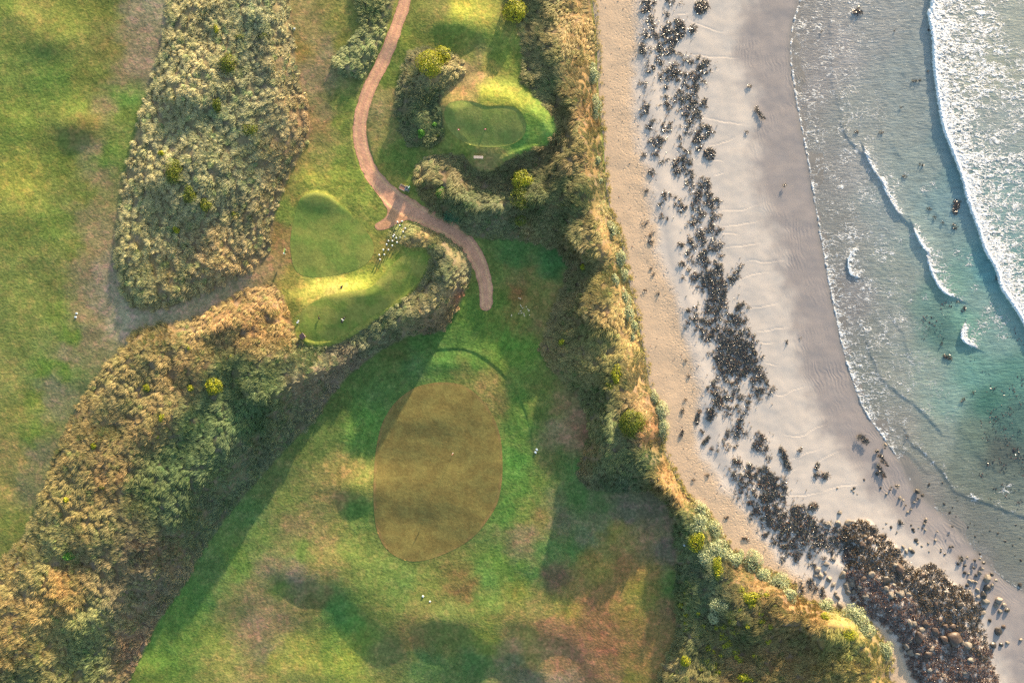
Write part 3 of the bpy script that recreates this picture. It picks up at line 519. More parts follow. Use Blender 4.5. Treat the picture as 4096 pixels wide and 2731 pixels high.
def sheet(name, F, dz, mat, tintf, step=5.0, zf=ground_h):
    ins = F > -6
    u0, u1 = GU[ins].min() - 10, GU[ins].max() + 10; v0, v1 = GV[ins].min() - 10, GV[ins].max() + 10
    us = np.arange(max(u0, -400), min(u1, 4500), step); vs = np.arange(max(v0, -400), min(v1, 3200), step)
    U, V = np.meshgrid(us, vs); f = samp(F, U, V)
    e = 2.0
    gx = (samp(F, U + e, V) - samp(F, U - e, V)) / (2 * e); gy = (samp(F, U, V + e) - samp(F, U, V - e)) / (2 * e)
    g2 = np.maximum(gx * gx + gy * gy, .3)
    out = f < 0
    for it in range(2):
        U2 = np.where(out, U - f * gx / g2, U); V2 = np.where(out, V - f * gy / g2, V)
    K = f > 0
    kq = (K[:-1, :-1] | K[1:, :-1] | K[1:, 1:] | K[:-1, 1:])
    nv, nu = U.shape; idx = np.arange(nu * nv).reshape(nv, nu)
    q = np.stack([idx[:-1, :-1], idx[1:, :-1], idx[1:, 1:], idx[:-1, 1:]], -1)[kq].reshape(-1, 4)
    used = np.zeros(nu * nv, bool); used[q.ravel()] = True; remap = np.cumsum(used) - 1
    uu = U2.ravel()[used]; vv = V2.ravel()[used]
    P = W3(uu, vv, zf(uu, vv) + dz)
    return np_mesh(name, P, quads=remap[q], attrs={'tint': tintf(uu, vv)}, mat=mat)
def flat_tint(a, b, size, seed, edge=None, F=None):
    def f(u, v):
        n = sm(fbm(u, v, size, 4, seed, .6) * .9 + .5)[..., None]
        c = lin(a) * (1 - n) + lin(b) * n
        if edge is not None:
            d = samp(F, u, v); m = (np.exp(-((d - 4) / 6.) ** 2) * (.40 + .7 * fbm(u, v, 60, 2, 5)).clip(0, 1))[..., None]
            c = c * (1 - m) + lin(edge) * m
        lum = (c @ np.array([.3, .6, .1]))[..., None]; c = c * .80 + lum * .20 * np.array([1.05, 1.0, .85])
        c = c * (1 + .16 * fbm(u, v, 12, 3, seed + 9, .7)[..., None])
        return c * K_LAND
    return f
def heart_tint(u, v):
    return flat_tint((98, 128, 52), (132, 140, 66), 60, 140)(u, v)
link('tee_box', sheet('tee_heart', F_HEART, .02, M_TEE, flat_tint((108, 140, 52), (132, 146, 60), 90, 140)), kind='structure')
link('tee_box', sheet('tee_curved', F_CURV, .02, M_TEE, flat_tint((116, 142, 46), (144, 150, 60), 80, 143)), kind='structure')
link('tee_box', sheet('tee_small', F_NETEE, .02, M_TEE, flat_tint((118, 142, 60), (134, 146, 68), 60, 146)), kind='structure')
link('putting_green', sheet('putting_green', F_GREEN, .02, M_TEE, flat_tint((132, 124, 62), (124, 112, 56), 50, 149, (150, 118, 72), F_GREEN)), kind='structure')
def path_tint(u, v):
    d = samp(F_CART, u, v) + 3 * pn(u / 12, v / 12, 3)
    c = np.repeat(lin((208, 160, 138))[None], len(u), 0)
    tr = (np.exp(-((d - 13) / 4.) ** 2))[..., None]
    c = c * (1 - .75 * tr) + lin((226, 184, 146)) * .75 * tr
    e = (1 - sm((d - 0) / 7))[..., None]
    c = c * (1 - .4 * e) + lin((160, 122, 108)) * .4 * e
    jb = sm((samp(F_BARE, u, v) + 5) / 20)[..., None] * (1 - sm(samp(F_CART, u, v) / 20))[..., None]
    c = c * (1 - jb) + lin((196, 152, 122)) * jb
    c = c * (1 + .10 * fbm(u, v, 30, 3, 150)[..., None])
    return c * K_LAND
link('cart_path', sheet('cart_path', F_TRAIL, .025, M_PATH, path_tint, 5.0), kind='structure')
# far land and sea floor so that the place goes on to the horizon
def far_plane(name, x0, x1, y0, y1, z, mat):
    me = np_mesh(name, np.array([[x0, y0, z], [x1, y0, z], [x1, y1, z], [x0, y1, z]]), quads=[[0, 1, 2, 3]], smooth=False, mat=mat)
    return link(name, me, kind='structure')
mf = ground_mat('far_land', (.08, .11, .04), .8, .2, .05); far_plane('far_ground', -2500, 120, -2500, 2500, -4.5, mf)
# ------------------------------------------------------------------ sea
FRONTS = [
 ("3728,-300 3730,0 3718,55 3735,150 3738,240 3747,330 3775,500 3800,570 3830,650 3855,720 3872,790 3892,850 3912,900 3945,1000 3985,1070 4010,1150 4050,1210 4096,1285 4150,1400", .85, 9, 90),
 ("3462,615 3478,650 3500,690 3535,735 3550,780 3590,850", .42, 9, 45),
 ("3590,850 3625,880 3658,918 3680,965 3708,1005", .25, 9, 40), ("3658,918 3680,965 3708,1008 3712,1040 3740,1110 3770,1160 3812,1187", .45, 9, 45),
 ("3325,60 3328,190 3335,330 3352,410", .16, 9, 26), ("3370,500 3395,550 3430,590 3462,618", .25, 9, 30),
 ("3412,1000 3396,1030 3393,1060 3402,1095 3425,1108", .25, 7, 28), ("3853,1308 3845,1345 3858,1365 3885,1382", .5, 8, 40),
 ("3680,0 3662,60 3650,110 3630,200 3615,290", .14, 9, 22), ("3575,560 3590,600 3620,640", .12, 12, 30), ("3720,800 3750,850 3790,905 3810,960", .14, 12, 34),
 ("3478,1395 3502,1450 3520,1500 3560,1540 3640,1600 3700,1650 3750,1710", .22, 9, 30), ("3630,1740 3655,1775 3690,1800 3720,1830 3760,1870 3800,1930 3830,1965 3900,1992 3980,2020 4060,2050 4150,2080", .26, 9, 28),
 ("3580,1280 3620,1340 3640,1410 3680,1470 3700,1540", .12, 12, 30), ("3810,1600 3830,1680 3870,1740 3930,1830 3960,1860", .12, 12, 36), ("3560,1790 3610,1800 3670,1840 3700,1880", .14, 8, 22),
 ("3640,180 3700,400 3720,560", .06, 14, 40), ("4020,1400 4080,1450 4150,1500", .1, 14, 40), ("3450,1300 3500,1380 3560,1450", .07, 14, 34)]
def sea_h(u, v):
    u = np.asarray(u, float); v = np.asarray(v, float)
    wu = u + 5 * pn(u / 40, v / 40, 201) + 2.5 * pn(u / 13, v / 13, 202); wv = v + 5 * pn(u / 40, v / 40, 203)
    z = np.full(u.shape, SEA_Z)
    wt = samp(WATF, u, v)
    for (s, h, wf, wb) in FRONTS:
        p = smooth_line(pts(s), False, 3); lo = p.min(0) - 4 * wb; hi = p.max(0) + 4 * wb
        k = (u > lo[0]) & (u < hi[0]) & (v > lo[1]) & (v < hi[1])
        if not k.any(): continue
        d, sd = seg_dist(p, False, wu[k], wv[k])
        d = -d * sd
        z[k] += .34 * h * np.where(d < 0, np.exp(-(d / wf) ** 2), np.exp(-(d / wb) ** 1.5))
    far = sm((wt - 20) / 200)
    z += far * (.035 * fbm(u, v * .6, 60, 3, 211) + .010 * fbm(u, v, 14, 2, 215))
    z += .025 * np.exp(-(wt / 14.) ** 2) * sm((2100 - v) / 200) - 0.10 * sm(-wt / 8)
    return z
FOAM_B = pts3("""3530,700,38 3560,760,30 3590,740,24 3620,700,16 3760,1080,40 3740,1020,32 3790,1120,34 3690,960,28 3650,940,24 3700,870,10 3430,1040,26 3440,1080,26 3890,1350,34 3920,1320,26
 3470,1320,34 3490,1380,34 3440,1290,26 3520,1340,22 3420,1240,26 3380,1180,30 3360,1100,30 3400,1000,20 3450,1460,36 3480,1520,36 3510,1580,34 3470,1600,28 3420,1420,26 3560,1500,18 3600,1530,22 3640,1560,18 3530,1670,24 3570,1720,22
 3620,1680,16 3540,740,22 3960,1250,40 3930,1300,30 4000,1280,36 3850,1200,16 4010,1340,22 3900,1150,16 3870,1060,22 3830,1010,22 3880,1030,16 3640,1200,18 3560,1180,16 3600,1230,16 3700,1190,14 3520,1240,14 4020,1960,26 4040,1940,18 3900,2000,14 3990,2010,16 3700,1820,14 3730,1850,12 3670,1775,10 3690,1640,10 3640,1640,10 3600,960,14 3480,930,16 3560,700,20 3700,760,22 3730,740,20""")
def foam_density(u, v):
    wt = samp(WATF, u, v) + 4 * pn(u / 24, v / 24, 230)
    f = (.55 + .5 * sm((1950 - v) / 250)) * np.exp(-((wt - 4) / 5.0) ** 2) * (.8 + .5 * pn(u / 18, v / 18, 236))                       # the edge of the wash
    lower = sm((v - 850) / 200) * sm((1950 - v) / 250)
    f = np.maximum(f, (wt > 0) * (.40 * np.exp(-(wt / 45.)) + .30 * lower * sm((170 - wt) / 60)))
    f = np.maximum(f, (wt > 0) * .36 * sm((520 - wt) / 300) * (1 - .45 * sm((v - 1500) / 300)) * (1 + .5 * fbm(u, v, 70, 3, 237)))
    q = smooth_line(pts(FRONTS[0][0]), False, 4)
    wu = u + 4 * pn(u / 12, v / 12, 234)
    d, sd = seg_dist(q, False, wu.ravel(), v.ravel()); d = (-d * sd).reshape(u.shape)
    big = np.where(d > -3, .64 + .56 * np.exp(-(d / 34.)) - .06 * sm((d - 60) / 200), 0)
    hole = np.exp(-((u - 4070) / 50) ** 2 - ((v - 90) / 130) ** 2) * .55 + np.exp(-((u - 3960) / 60) ** 2 - ((v - 470) / 60) ** 2) * .22 + np.exp(-((u - 4060) / 50) ** 2 - ((v - 560) / 60) ** 2) * .2
    big = big - hole + .20 * fbm(u * 1.0 + v * .3, v * 1.6, 70, 4, 240, .6) - .12 * sm((v - 650) / 200) * sm((d - 40) / 60)
    f = np.maximum(f, big * (d > -3))
    for i, (s, h, wf, wb) in enumerate(FRONTS[1:], 1):
        if h < .2: continue
        p = smooth_line(pts(s), False, 3); lo = p.min(0) - 120; hi = p.max(0) + 120
        k = (u > lo[0]) & (u < hi[0]) & (v > lo[1]) & (v < hi[1])
        if not k.any(): continue
        dd, s2 = seg_dist(p, False, wu[k], v[k]); dd = -dd * s2
        amp = {1: 1.0, 3: 1.0, 6: 1.0, 7: 1.25, 2: .35, 5: .25, 11: .5, 12: .75}.get(i, .4)
        bl = amp * (1 if amp > .9 else (.4 + .9 * pn(u[k] / 40, v[k] / 40, 260)).clip(0, 1.2))
        f[k] = np.maximum(f[k], bl * np.where(dd < 0, np.exp(-(dd / 3.5) ** 2), .55 * np.exp(-(dd / 8.)) + .62 * np.exp(-(dd / 38.) ** 2)))
    for a, b, r in FOAM_B:
        k = (abs(u - a) < 3 * r) & (abs(v - b) < 3 * r)
        f[k] = np.maximum(f[k], .52 * np.exp(-(((u[k] - a) / r) ** 2 + ((v[k] - b) / r) ** 2) * .45) * (1 + .35 * pn(u[k] / 9, v[k] / 9, 77)))
    return f * (wt > -4)
SEA_A = canchors("""3230,300,150,146,142; 3350,200,145,142,138; 3500,150,135,138,134; 3600,300,128,138,134; 3450,450,132,138,132; 3650,500,130,140,134; 3700,250,128,138,134; 3700,650,128,142,135; 3350,700,145,145,140; 3500,850,130,142,138; 3400,900,140,142,135; 3700,1000,125,145,138; 3800,800,110,140,140; 3600,1100,130,140,130; 3400,1200,140,138,135; 3550,1300,132,138,130; 3750,1200,95,130,118; 3820,1150,105,145,130; 3850,1280,100,150,130; 3780,1320,75,115,105; 3950,1100,80,135,135; 3900,1200,115,148,138; 4000,1350,110,145,135; 3700,1500,130,148,135; 3600,1500,135,142,132; 3900,1500,95,145,130; 3800,1600,115,148,135; 4050,1500,80,130,115; 3950,1600,60,110,95; 4050,1700,70,105,95; 3600,1700,140,142,132; 3750,1750,128,140,128; 3900,1750,95,115,100; 4000,1800,80,90,82; 3850,1900,105,118,105; 3950,1950,100,112,100; 3700,1950,140,138,128; 3800,2050,125,130,120; 3950,2100,115,122,112; 4050,2200,115,122,110; 3900,2250,130,132,128; 4050,2350,125,130,120; 4080,2550,135,140,140
 3950,300,150,155,135; 4050,100,150,155,140; 4000,500,140,150,142; 4050,800,120,150,145; 4300,600,120,145,140; 4300,1200,90,135,130; 4300,1800,70,105,100; 3840,700,95,130,130; 3790,560,105,132,132""")
SEAC = shep(SEA_A, 3, s=35, pw=2.0)
def sea_attrs(u, v):
    c = np.stack([samp(SEAC[k], u + 12 * fbm(u, v, 60, 2, 270), v) for k in range(3)], -1)
    st = fbm(u * .35 + v * .12, v * 1.3, 22, 4, 275, .6)
    lum = c.mean(-1, keepdims=True); c = (c * .78 + lum * .22) * (1 + .16 * st[..., None])
    wt = samp(WATF, u, v)
    a = .45 + .35 * sm(wt / 260) + .0 * u
    return {'tint': c * K_SEA * np.array([1.28, 1.30, 1.36]), 'opac': np.clip(a, 0, .93)}
def sea_mat():
    m, nt, b = new_mat('sea_water')
    lk(nt, attr(nt, 'tint'), b.inputs['Base Color']); b.inputs['Roughness'].default_value = .24; b.inputs['IOR'].default_value = 1.33
    mp = nd(nt, 'ShaderNodeMapping'); mp.inputs['Scale'].default_value = (.7, 2.2, 1.0); mp.inputs['Rotation'].default_value = (0, 0, -.15)
    g = nd(nt, 'ShaderNodeNewGeometry', name='Geo'); lk(nt, g.outputs['Position'], mp.inputs['Vector'])
    n1 = noise(nt, 1.3, 4, .65, mp.outputs[0]); n2 = noise(nt, 4.5, 3, .6, mp.outputs[0])
    nr = bump(nt, b, n1, .13, .8); nr = bump(nt, b, n2, .02, .8, nr); lk(nt, nr, b.inputs['Normal'])
    lk(nt, attr(nt, 'opac', 'Fac'), b.inputs['Alpha'])
    return m
M_SEA = sea_mat()
def foam_mat():
    m, nt, b = new_mat('sea_foam')
    g = nd(nt, 'ShaderNodeNewGeometry', name='Geo')
    dn = attr(nt, 'foam', 'Fac')
    mp = nd(nt, 'ShaderNodeMapping'); mp.inputs['Scale'].default_value = (.8, 1.25, 1.0); lk(nt, g.outputs['Position'], mp.inputs['Vector'])
    wn = nd(nt, 'ShaderNodeTexNoise'); wn.inputs['Scale'].default_value = .9; wn.inputs['Detail'].default_value = 3; lk(nt, mp.outputs[0], wn.inputs['Vector'])
    off = nd(nt, 'ShaderNodeVectorMath', operation='MULTIPLY_ADD'); lk(nt, wn.outputs['Color'], off.inputs[0]); off.inputs[1].default_value = (1.5, 1.5, 0); lk(nt, mp.outputs[0], off.inputs[2])
    def ridge(scale, det):
        n = nd(nt, 'ShaderNodeTexNoise'); n.inputs['Scale'].default_value = scale; n.inputs['Detail'].default_value = det; n.inputs['Roughness'].default_value = .55
        lk(nt, off.outputs[0], n.inputs['Vector'])
        q = mth(nt, 'ABSOLUTE', mth(nt, 'SUBTRACT', n.outputs['Fac'], .5)); return ramp(nt, q, 0, .13, 1, 0)
    e1 = ridge(.8, 2); e2 = ridge(2.2, 2); nz = noise(nt, 5.0, 3, .7, mp.outputs[0])
    t = mth(nt, 'ADD', mth(nt, 'MULTIPLY', e1, .36), mth(nt, 'ADD', mth(nt, 'MULTIPLY', e2, .34), mth(nt, 'MULTIPLY', nz, .30)))
    a = ramp(nt, mth(nt, 'ADD', t, dn), 1.00, 1.30)
    b.inputs['Base Color'].default_value = (.64, .67, .70, 1); b.inputs['Roughness'].default_value = .55
    nr = bump(nt, b, t, .4, 1.0); lk(nt, nr, b.inputs['Normal'])
    lk(nt, a, b.inputs['Alpha'])
    return m
M_FOAM = foam_mat()
SU = US[US > 3080]
sm_ = grid_mesh('sea', SU, VS, sea_h, keep=lambda U, V: samp(WATF, U, V) > -9, attrs=sea_attrs, mat=M_SEA)
link('sea_water', sm_, kind='structure')
def foam_h(u, v):
    f = foam_density(u, v)
    return sea_h(u, v) + .02 + .12 * sm((f - .5) / .5) * (.5 + .5 * fbm(u, v, 9, 2, 290).clip(-1, 1))
FU = np.arange(3100, 4330, 4.0); FV = np.arange(-160, 2820, 4.0)
UU, VV = np.meshgrid(FU, FV); FD = foam_density(UU, VV)
def fkeep(U, V): return FD > .06
fo = grid_mesh('foam', FU, FV, foam_h, keep=fkeep, attrs=lambda u, v: {'foam': foam_density(u, v)}, mat=M_FOAM)
link('sea_foam', fo, label='white lacy foam washing over the shallow sea', kind='stuff')
# crest of the breaking wave: rolled white froth along each front
def crest(name, line, rad, label, seed):
    q = smooth_line(line, False, 10); r = np.random.default_rng(seed)
    L = np.r_[0, np.cumsum(np.hypot(*np.diff(q, axis=0).T))]; n = int(L[-1] / 2.6); t = np.linspace(0, L[-1], n)
    cu = np.interp(t, L, q[:, 0]) + 3.2 * pn(t / 11, t * 0, seed); cv = np.interp(t, L, q[:, 1])
    du = np.gradient(cu); dv = np.gradient(cv); ln = np.hypot(du, dv); nu_, nv_ = dv / ln, -du / ln
    k = 12; V_ = []
    for i in range(k):
        a = math.pi * i / (k - 1)
        rr = rad * (.75 + .45 * pn(t / 7, np.full(n, i * .7), seed + 1) + .30 * pn(t / 3.3, np.full(n, i * 1.3), seed + 2)) * np.minimum(1, np.minimum(t, L[-1] - t) / 25 + .12)
        ou = cu + nu_ * np.cos(a) * rr; ov = cv + nv_ * np.cos(a) * rr
        z = sea_h(ou, ov) + .03 + np.sin(a) * rr * S * .5 - (.12 if i in (0, k - 1) else 0)
        V_.append(W3(ou, ov, z))
    V_ = np.stack(V_, 1).reshape(-1, 3); idx = np.arange(n * k).reshape(n, k)
    qd = np.stack([idx[:-1, :-1], idx[1:, :-1], idx[1:, 1:], idx[:-1, 1:]], -1).reshape(-1, 4)
    link(name, np_mesh(name, V_, quads=qd, mat=M_CREST), label=label, kind='stuff')
m_, nt_, b_ = new_mat('crest_froth'); b_.inputs['Base Color'].default_value = (.66, .72, .76, 1); b_.inputs['Roughness'].default_value = .6
lk(nt_, bump(nt_, b_, noise(nt_, 5, 4, .7), .08, 1.0), b_.inputs['Normal']); M_CREST = m_
crest('wave_crest', pts(FRONTS[0][0]), 11, 'long white breaking wave crest on the open sea', 301)
crest('wave_crest', pts("3530,738 3545,770 3556,790"), 3.5, 'short bright crest midway along the inner wave', 302)
crest('wave_crest', pts("3540,735 3552,770 3580,800"), 3, 'small crest at the head of the inner wave', 303)
crest('wave_crest', pts("3658,918 3680,965 3705,1005"), 6, 'white crest on the upper part of the middle wave', 304)
crest('wave_crest', pts("3712,1040 3735,1105 3765,1155 3808,1187"), 6, 'white crest on the lower part of the middle wave', 305)
crest('wave_crest', pts("3856,1312 3848,1345 3860,1365 3880,1378"), 8, 'round white burst of foam far down the teal water', 306)
crest('wave_crest', pts("3412,1000 3396,1030 3393,1060 3402,1095 3425,1108"), 3.5, 'small bracket shaped crest near the water edge', 307)
def far_sea():
    m, nt, b = new_mat('far_sea'); b.inputs['Base Color'].default_value = (.06, .16, .16, 1); b.inputs['Roughness'].default_value = .1
    far_plane('far_sea', 146, 2500, -2500, 2500, SEA_Z - .05, m)
    far_plane('sea_floor', 60, 2500, -2500, 2500, -6.5, M_SANDFAR)
m, nt, b = new_mat('sea_floor_sand'); b.inputs['Base Color'].default_value = (.3, .27, .22, 1); M_SANDFAR = m
far_sea()
# ------------------------------------------------------------------ marram grass on the dunes
def slope(u, v):
    e = 4.0
    zx = (ground_h(u + e, v) - ground_h(u - e, v)) / (2 * e * S); zy = -(ground_h(u, v + e) - ground_h(u, v - e)) / (2 * e * S)
    return zx, zy
def make_blades(u, v, nb, L, spread, lean, tint, wid, jit=.14, tilt=(.35, 1.25), r=rng):
    """u,v: tuft centres; one tuft grows nb blades. Returns verts, quads, tris, tint"""
    n = len(u); N = n * nb
    z = ground_h(u, v); P = W3(u, v, z)
    P = np.repeat(P, nb, 0); Lr = np.repeat(L, nb) * r.uniform(.55, 1.12, N); sp = np.repeat(spread, nb)
    a = r.uniform(0, 2 * np.pi, N); rr = np.sqrt(r.random(N)) * sp
    P = P + np.stack([np.cos(a) * rr, np.sin(a) * rr, np.zeros(N) - .05], 1)
    ti = r.uniform(tilt[0], tilt[1], N) * np.clip(.30 + rr / sp * .6, 0, 1.2)
    az = a + r.normal(0, .4, N)
    dirx = np.cos(az) * np.sin(ti) + np.repeat(lean[:, 0], nb); diry = np.sin(az) * np.sin(ti) + np.repeat(lean[:, 1], nb)
    dz = np.cos(ti)
    d = np.stack([dirx, diry, dz], 1); d /= np.linalg.norm(d, axis=1)[:, None]
    d2 = d.copy(); d2[:, 2] -= .6; d2 /= np.linalg.norm(d2, axis=1)[:, None]
    side = np.stack([-d[:, 1], d[:, 0], r.normal(0, .18, N)], 1); side /= np.linalg.norm(side, axis=1)[:, None] + 1e-9
    w = (np.repeat(wid, nb) * r.uniform(.7, 1.3, N))[:, None]
    m = P + d * (Lr * .5)[:, None]; t = m + d2 * (Lr * .55)[:, None]
    V = np.stack([P - side * w * .5, P + side * w * .5, m - side * w * .45, m + side * w * .45, t], 1).reshape(-1, 3)
    i = np.arange(N)[:, None] * 5
    Q = i + np.array([0, 1, 3, 2]); T = i + np.array([2, 3, 4])
    c = np.repeat(tint, nb, 0) * r.uniform(.88, 1.12, N)[:, None]
    c = c * (1 + np.stack([r.normal(0, .03, N), r.normal(0, .02, N), r.normal(0, .05, N)], 1))
    cc = np.stack([c * .7, c * .7, c, c, c * 1.1], 1).reshape(-1, 3).clip(.003, .9)  # roots darkened and tips lightened: shade put into the blade colour
    return V, Q, T, cc
def tuft_points(F, sp, lo=0, jitter=.5, box=(-150, 4250, -120, 2850)):
    ins = F > lo
    u0 = max(GU[ins].min() - 10, box[0]); u1 = min(GU[ins].max() + 10, box[1]); v0 = max(GV[ins].min() - 10, box[2]); v1 = min(GV[ins].max() + 10, box[3])
    us = np.arange(u0, u1, sp); vs = np.arange(v0, v1, sp * .9)
    U, V = np.meshgrid(us, vs); U = U + (np.arange(len(vs)) % 2)[:, None] * sp * .5
    U = (U + rng.uniform(-jitter, jitter, U.shape) * sp).ravel(); V = (V + rng.uniform(-jitter, jitter, V.shape) * sp).ravel()
    k = samp(F, U, V) + 5 * pn(U / 20, V / 20, 401) > lo
    return U[k], V[k]
DGRASS = [('a', 'straw coloured marram grass in tufts over the large upper dune', 19, 84, .80, .65, .9, .15, .056),
          ('b', 'golden and green marram grass along the diagonal dune ridge', 15, 56, .86, .85, .75, .12, .054),
          ('c', 'thick orange brown marram grass on the coastal dune above the beach', 13.5, 46, 1.0, 1.1, .6, .10, .054),
          ('d', 'marram grass mound around the twin yellow green shrubs', 13.5, 46, .9, 1.0, .6, .10, .054),
          ('e', 'small grass thicket on the left edge of the red path', 15.5, 56, .9, .9, .75, .12, .055)]
NOGRASS = np.maximum.reduce([F_HEART, F_CURV + 10, F_NETEE + 4, F_CART, F_BARE])
for key, lab, sp, nb, L0, LM, TS, TV, BW in DGRASS:
    U, V = tuft_points(SD[key], sp, 1.0)
    k = (samp(NOGRASS, U, V) < 2)
    U, V = U[k], V[k]
    clump = fbm(U, V, 42, 3, 410)
    k = clump + rng.normal(0, .22, len(U)) > -.42
    U, V, clump = U[k], V[k], clump[k]
    c = np.stack([samp(DUNEC[q], U + 18 * fbm(U, V, 50, 2, 415), V + 18 * fbm(U, V, 50, 2, 417)) for q in range(3)], -1)
    g = sm(fbm(U, V, 55, 3, 420) * 1.2 + .35)[:, None]
    green = lin((130, 140, 88)); c = c * (1 - .35 * g) + green * .35 * g
    # a few tussocks still quite green, a few bleached
    x = rng.random(len(U))[:, None]; c = c * (1 + rng.normal(0, TV, (len(U), 1))).clip(.6, 1.5)
    c = np.where(x < .07, c * np.array([.7, .88, .75]), c); c = np.where(x > .9, c * np.array([1.22, 1.18, 1.2]), c)
    aa = 3.3 + 1.6 * fbm(U, V, 230, 2, 430) + .5 * fbm(U, V, 45, 2, 436) + rng.normal(0, .22, len(U)); mg = LM * (1 + .45 * fbm(U, V, 90, 2, 434))
    ln = np.stack([np.cos(aa) * mg, np.sin(aa) * mg], 1)
    edge = sm((samp(SD[key], U, V) + 2) / 26)
    L = L0 * (1 + .28 * clump + rng.normal(0, .10, len(U))) * (.62 + .38 * edge)
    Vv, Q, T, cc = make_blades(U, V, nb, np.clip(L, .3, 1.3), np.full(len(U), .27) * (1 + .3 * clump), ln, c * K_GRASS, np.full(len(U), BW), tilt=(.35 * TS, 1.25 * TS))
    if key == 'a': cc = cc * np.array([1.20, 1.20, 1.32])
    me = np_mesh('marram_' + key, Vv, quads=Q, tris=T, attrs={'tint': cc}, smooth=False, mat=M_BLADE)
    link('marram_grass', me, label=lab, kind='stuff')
# longer grass in the rough beside the path and on worn slopes
RT = [(1900, 425, 2100, 470)]
# ------------------------------------------------------------------ shrubs
PAL = {'y': [(190, 186, 52), (158, 162, 44), (122, 138, 42)], 'g': [(104, 118, 44), (88, 104, 42), (138, 142, 52)], 's': [(200, 204, 168), (176, 186, 150), (136, 152, 114)],
       't': [(70, 120, 92), (86, 130, 96), (62, 100, 78)], 'l': [(90, 150, 60), (110, 160, 62), (80, 130, 55)]}
K_LEAF = np.array([0.92, 0.90, 0.78])
def shrub(u, v, ru, rv, h, pal, label, cat='shrub', rot=0.0, group=None, name='coastal_shrub', lumps=5, leaf=.17, dens=60, seed=None):
    r = np.random.default_rng(seed if seed is not None else int(u * 7 + v * 13))
    rx, ry = ru * S, rv * S
    area = math.pi * rx * ry + math.pi * (rx + ry) * h * .8
    N = int(min(20000, max(300, 2.6 * area * dens / (leaf / .17) ** 2)))
    # several lobes of different size make one crown
    nl = 4 if max(rx, ry) < .9 else (7 if max(rx, ry) < 1.6 else 11)
    la = r.uniform(0, 6.28, nl); lr = np.sqrt(r.random(nl)) * .55; lr[0] = .1
    LC = np.stack([np.cos(la) * lr, np.sin(la) * lr], 1); LR = r.uniform(.46, .70, nl) * (1.1 - .3 * lr); LH = r.uniform(.62, 1.05, nl) * (1 - .35 * lr)
    li = r.integers(0, nl, N)
    th = r.uniform(0, 2 * np.pi, N); cz = r.random(N) ** .8; sz = np.sqrt(1 - cz ** 2)
    lx = np.cos(th) * sz; ly = np.sin(th) * sz
    nz = pn(lx * 2.2 + u + li, ly * 2.2 + cz * 2, 3) + .6 * pn(lx * 5 + v, ly * 5 + cz * 4 + li, 4)
    rad = (1 + .16 * nz) * (1 - .16 * r.random(N) ** 2)
    X = LC[li, 0] + lx * LR[li] * rad; Y = LC[li, 1] + ly * LR[li] * rad; Z = LH[li] * (.30 + .70 * cz) * rad
    hide = np.zeros(N, bool)
    for k in range(nl):
        q = ((X - LC[k, 0]) / LR[k]) ** 2 + ((Y - LC[k, 1]) / LR[k]) ** 2 + (Z / LH[k]) ** 2
        hide |= (li != k) & (q < .62)
    keep = ~hide
    lx, ly, cz, nz, X, Y, Z = [q[keep] for q in (lx, ly, cz, nz, X, Y, Z)]; N = int(keep.sum())
    p = np.stack([X * rx, Y * ry, Z * h], 1)
    nrm = np.stack([lx / rx, ly / ry, cz / h], 1); nrm /= np.linalg.norm(nrm, axis=1)[:, None]
    nrm = nrm + r.normal(0, .42, (N, 3)); nrm /= np.linalg.norm(nrm, axis=1)[:, None]
    a1 = np.cross(nrm, r.normal(0, 1, (N, 3))); a1 /= np.linalg.norm(a1, axis=1)[:, None]; a2 = np.cross(nrm, a1)
    s = (leaf * r.uniform(.6, 1.25, N))[:, None]
    V_ = np.stack([p - a1 * s * .5, p - a2 * s * .3, p + a1 * s * .55, p + a2 * s * .3], 1).reshape(-1, 3)
    Q = np.arange(N)[:, None] * 4 + np.arange(4)
    pc = np.array([lin(c) for c in PAL[pal]]); ci = pc[np.clip((r.random(N) * 3).astype(int), 0, 2)]
    tone = (1 + .30 * nz)[:, None]
    c = ci * tone * r.uniform(.7, 1.3, (N, 1)) * K_LEAF
    cc = np.repeat(c, 4, 0)
    # dark inner dome that stands for shade in the leaf gaps
    kk, jj = 14, 6; cv = []
    for j in range(jj):
        ph = (j / (jj - 1)) * math.pi / 2
        for i in range(kk):
            aa = 2 * math.pi * i / kk; q = .5
            cv.append((math.cos(aa) * math.cos(ph) * rx * q, math.sin(aa) * math.cos(ph) * ry * q, math.sin(ph) * h * q * 1.2 - (.4 if j == 0 else 0)))
    off = 0; cq = [[j * kk + i, j * kk + (i + 1) % kk, (j + 1) * kk + (i + 1) % kk, (j + 1) * kk + i] for j in range(jj - 1) for i in range(kk)]
    root = bpy.data.objects.new(name, None); COL.objects.link(root)
    root.location = at(u, v, -.05); root.rotation_euler = (0, 0, rot); tag(root, label, cat, group)
    link('foliage', np_mesh('foliage', V_, quads=Q, attrs={'tint': cc.clip(.003, .9)}, smooth=False, mat=M_LEAF), parent=root)
    link('shade_core', np_mesh('shade_core', np.array(cv), quads=cq, mat=M_CORE), parent=root)
    return root
m_, nt_, b_ = new_mat('core_shade'); b_.inputs['Base Color'].default_value = (.035, .035, .015, 1); b_.inputs['Roughness'].default_value = .9; M_CORE = m_  # near-black tone of the inner dome, painted as shade behind the leaves
YG = 'yellow green shrubs on the dunes'; SG = 'silvery shrubs along the beach edge'
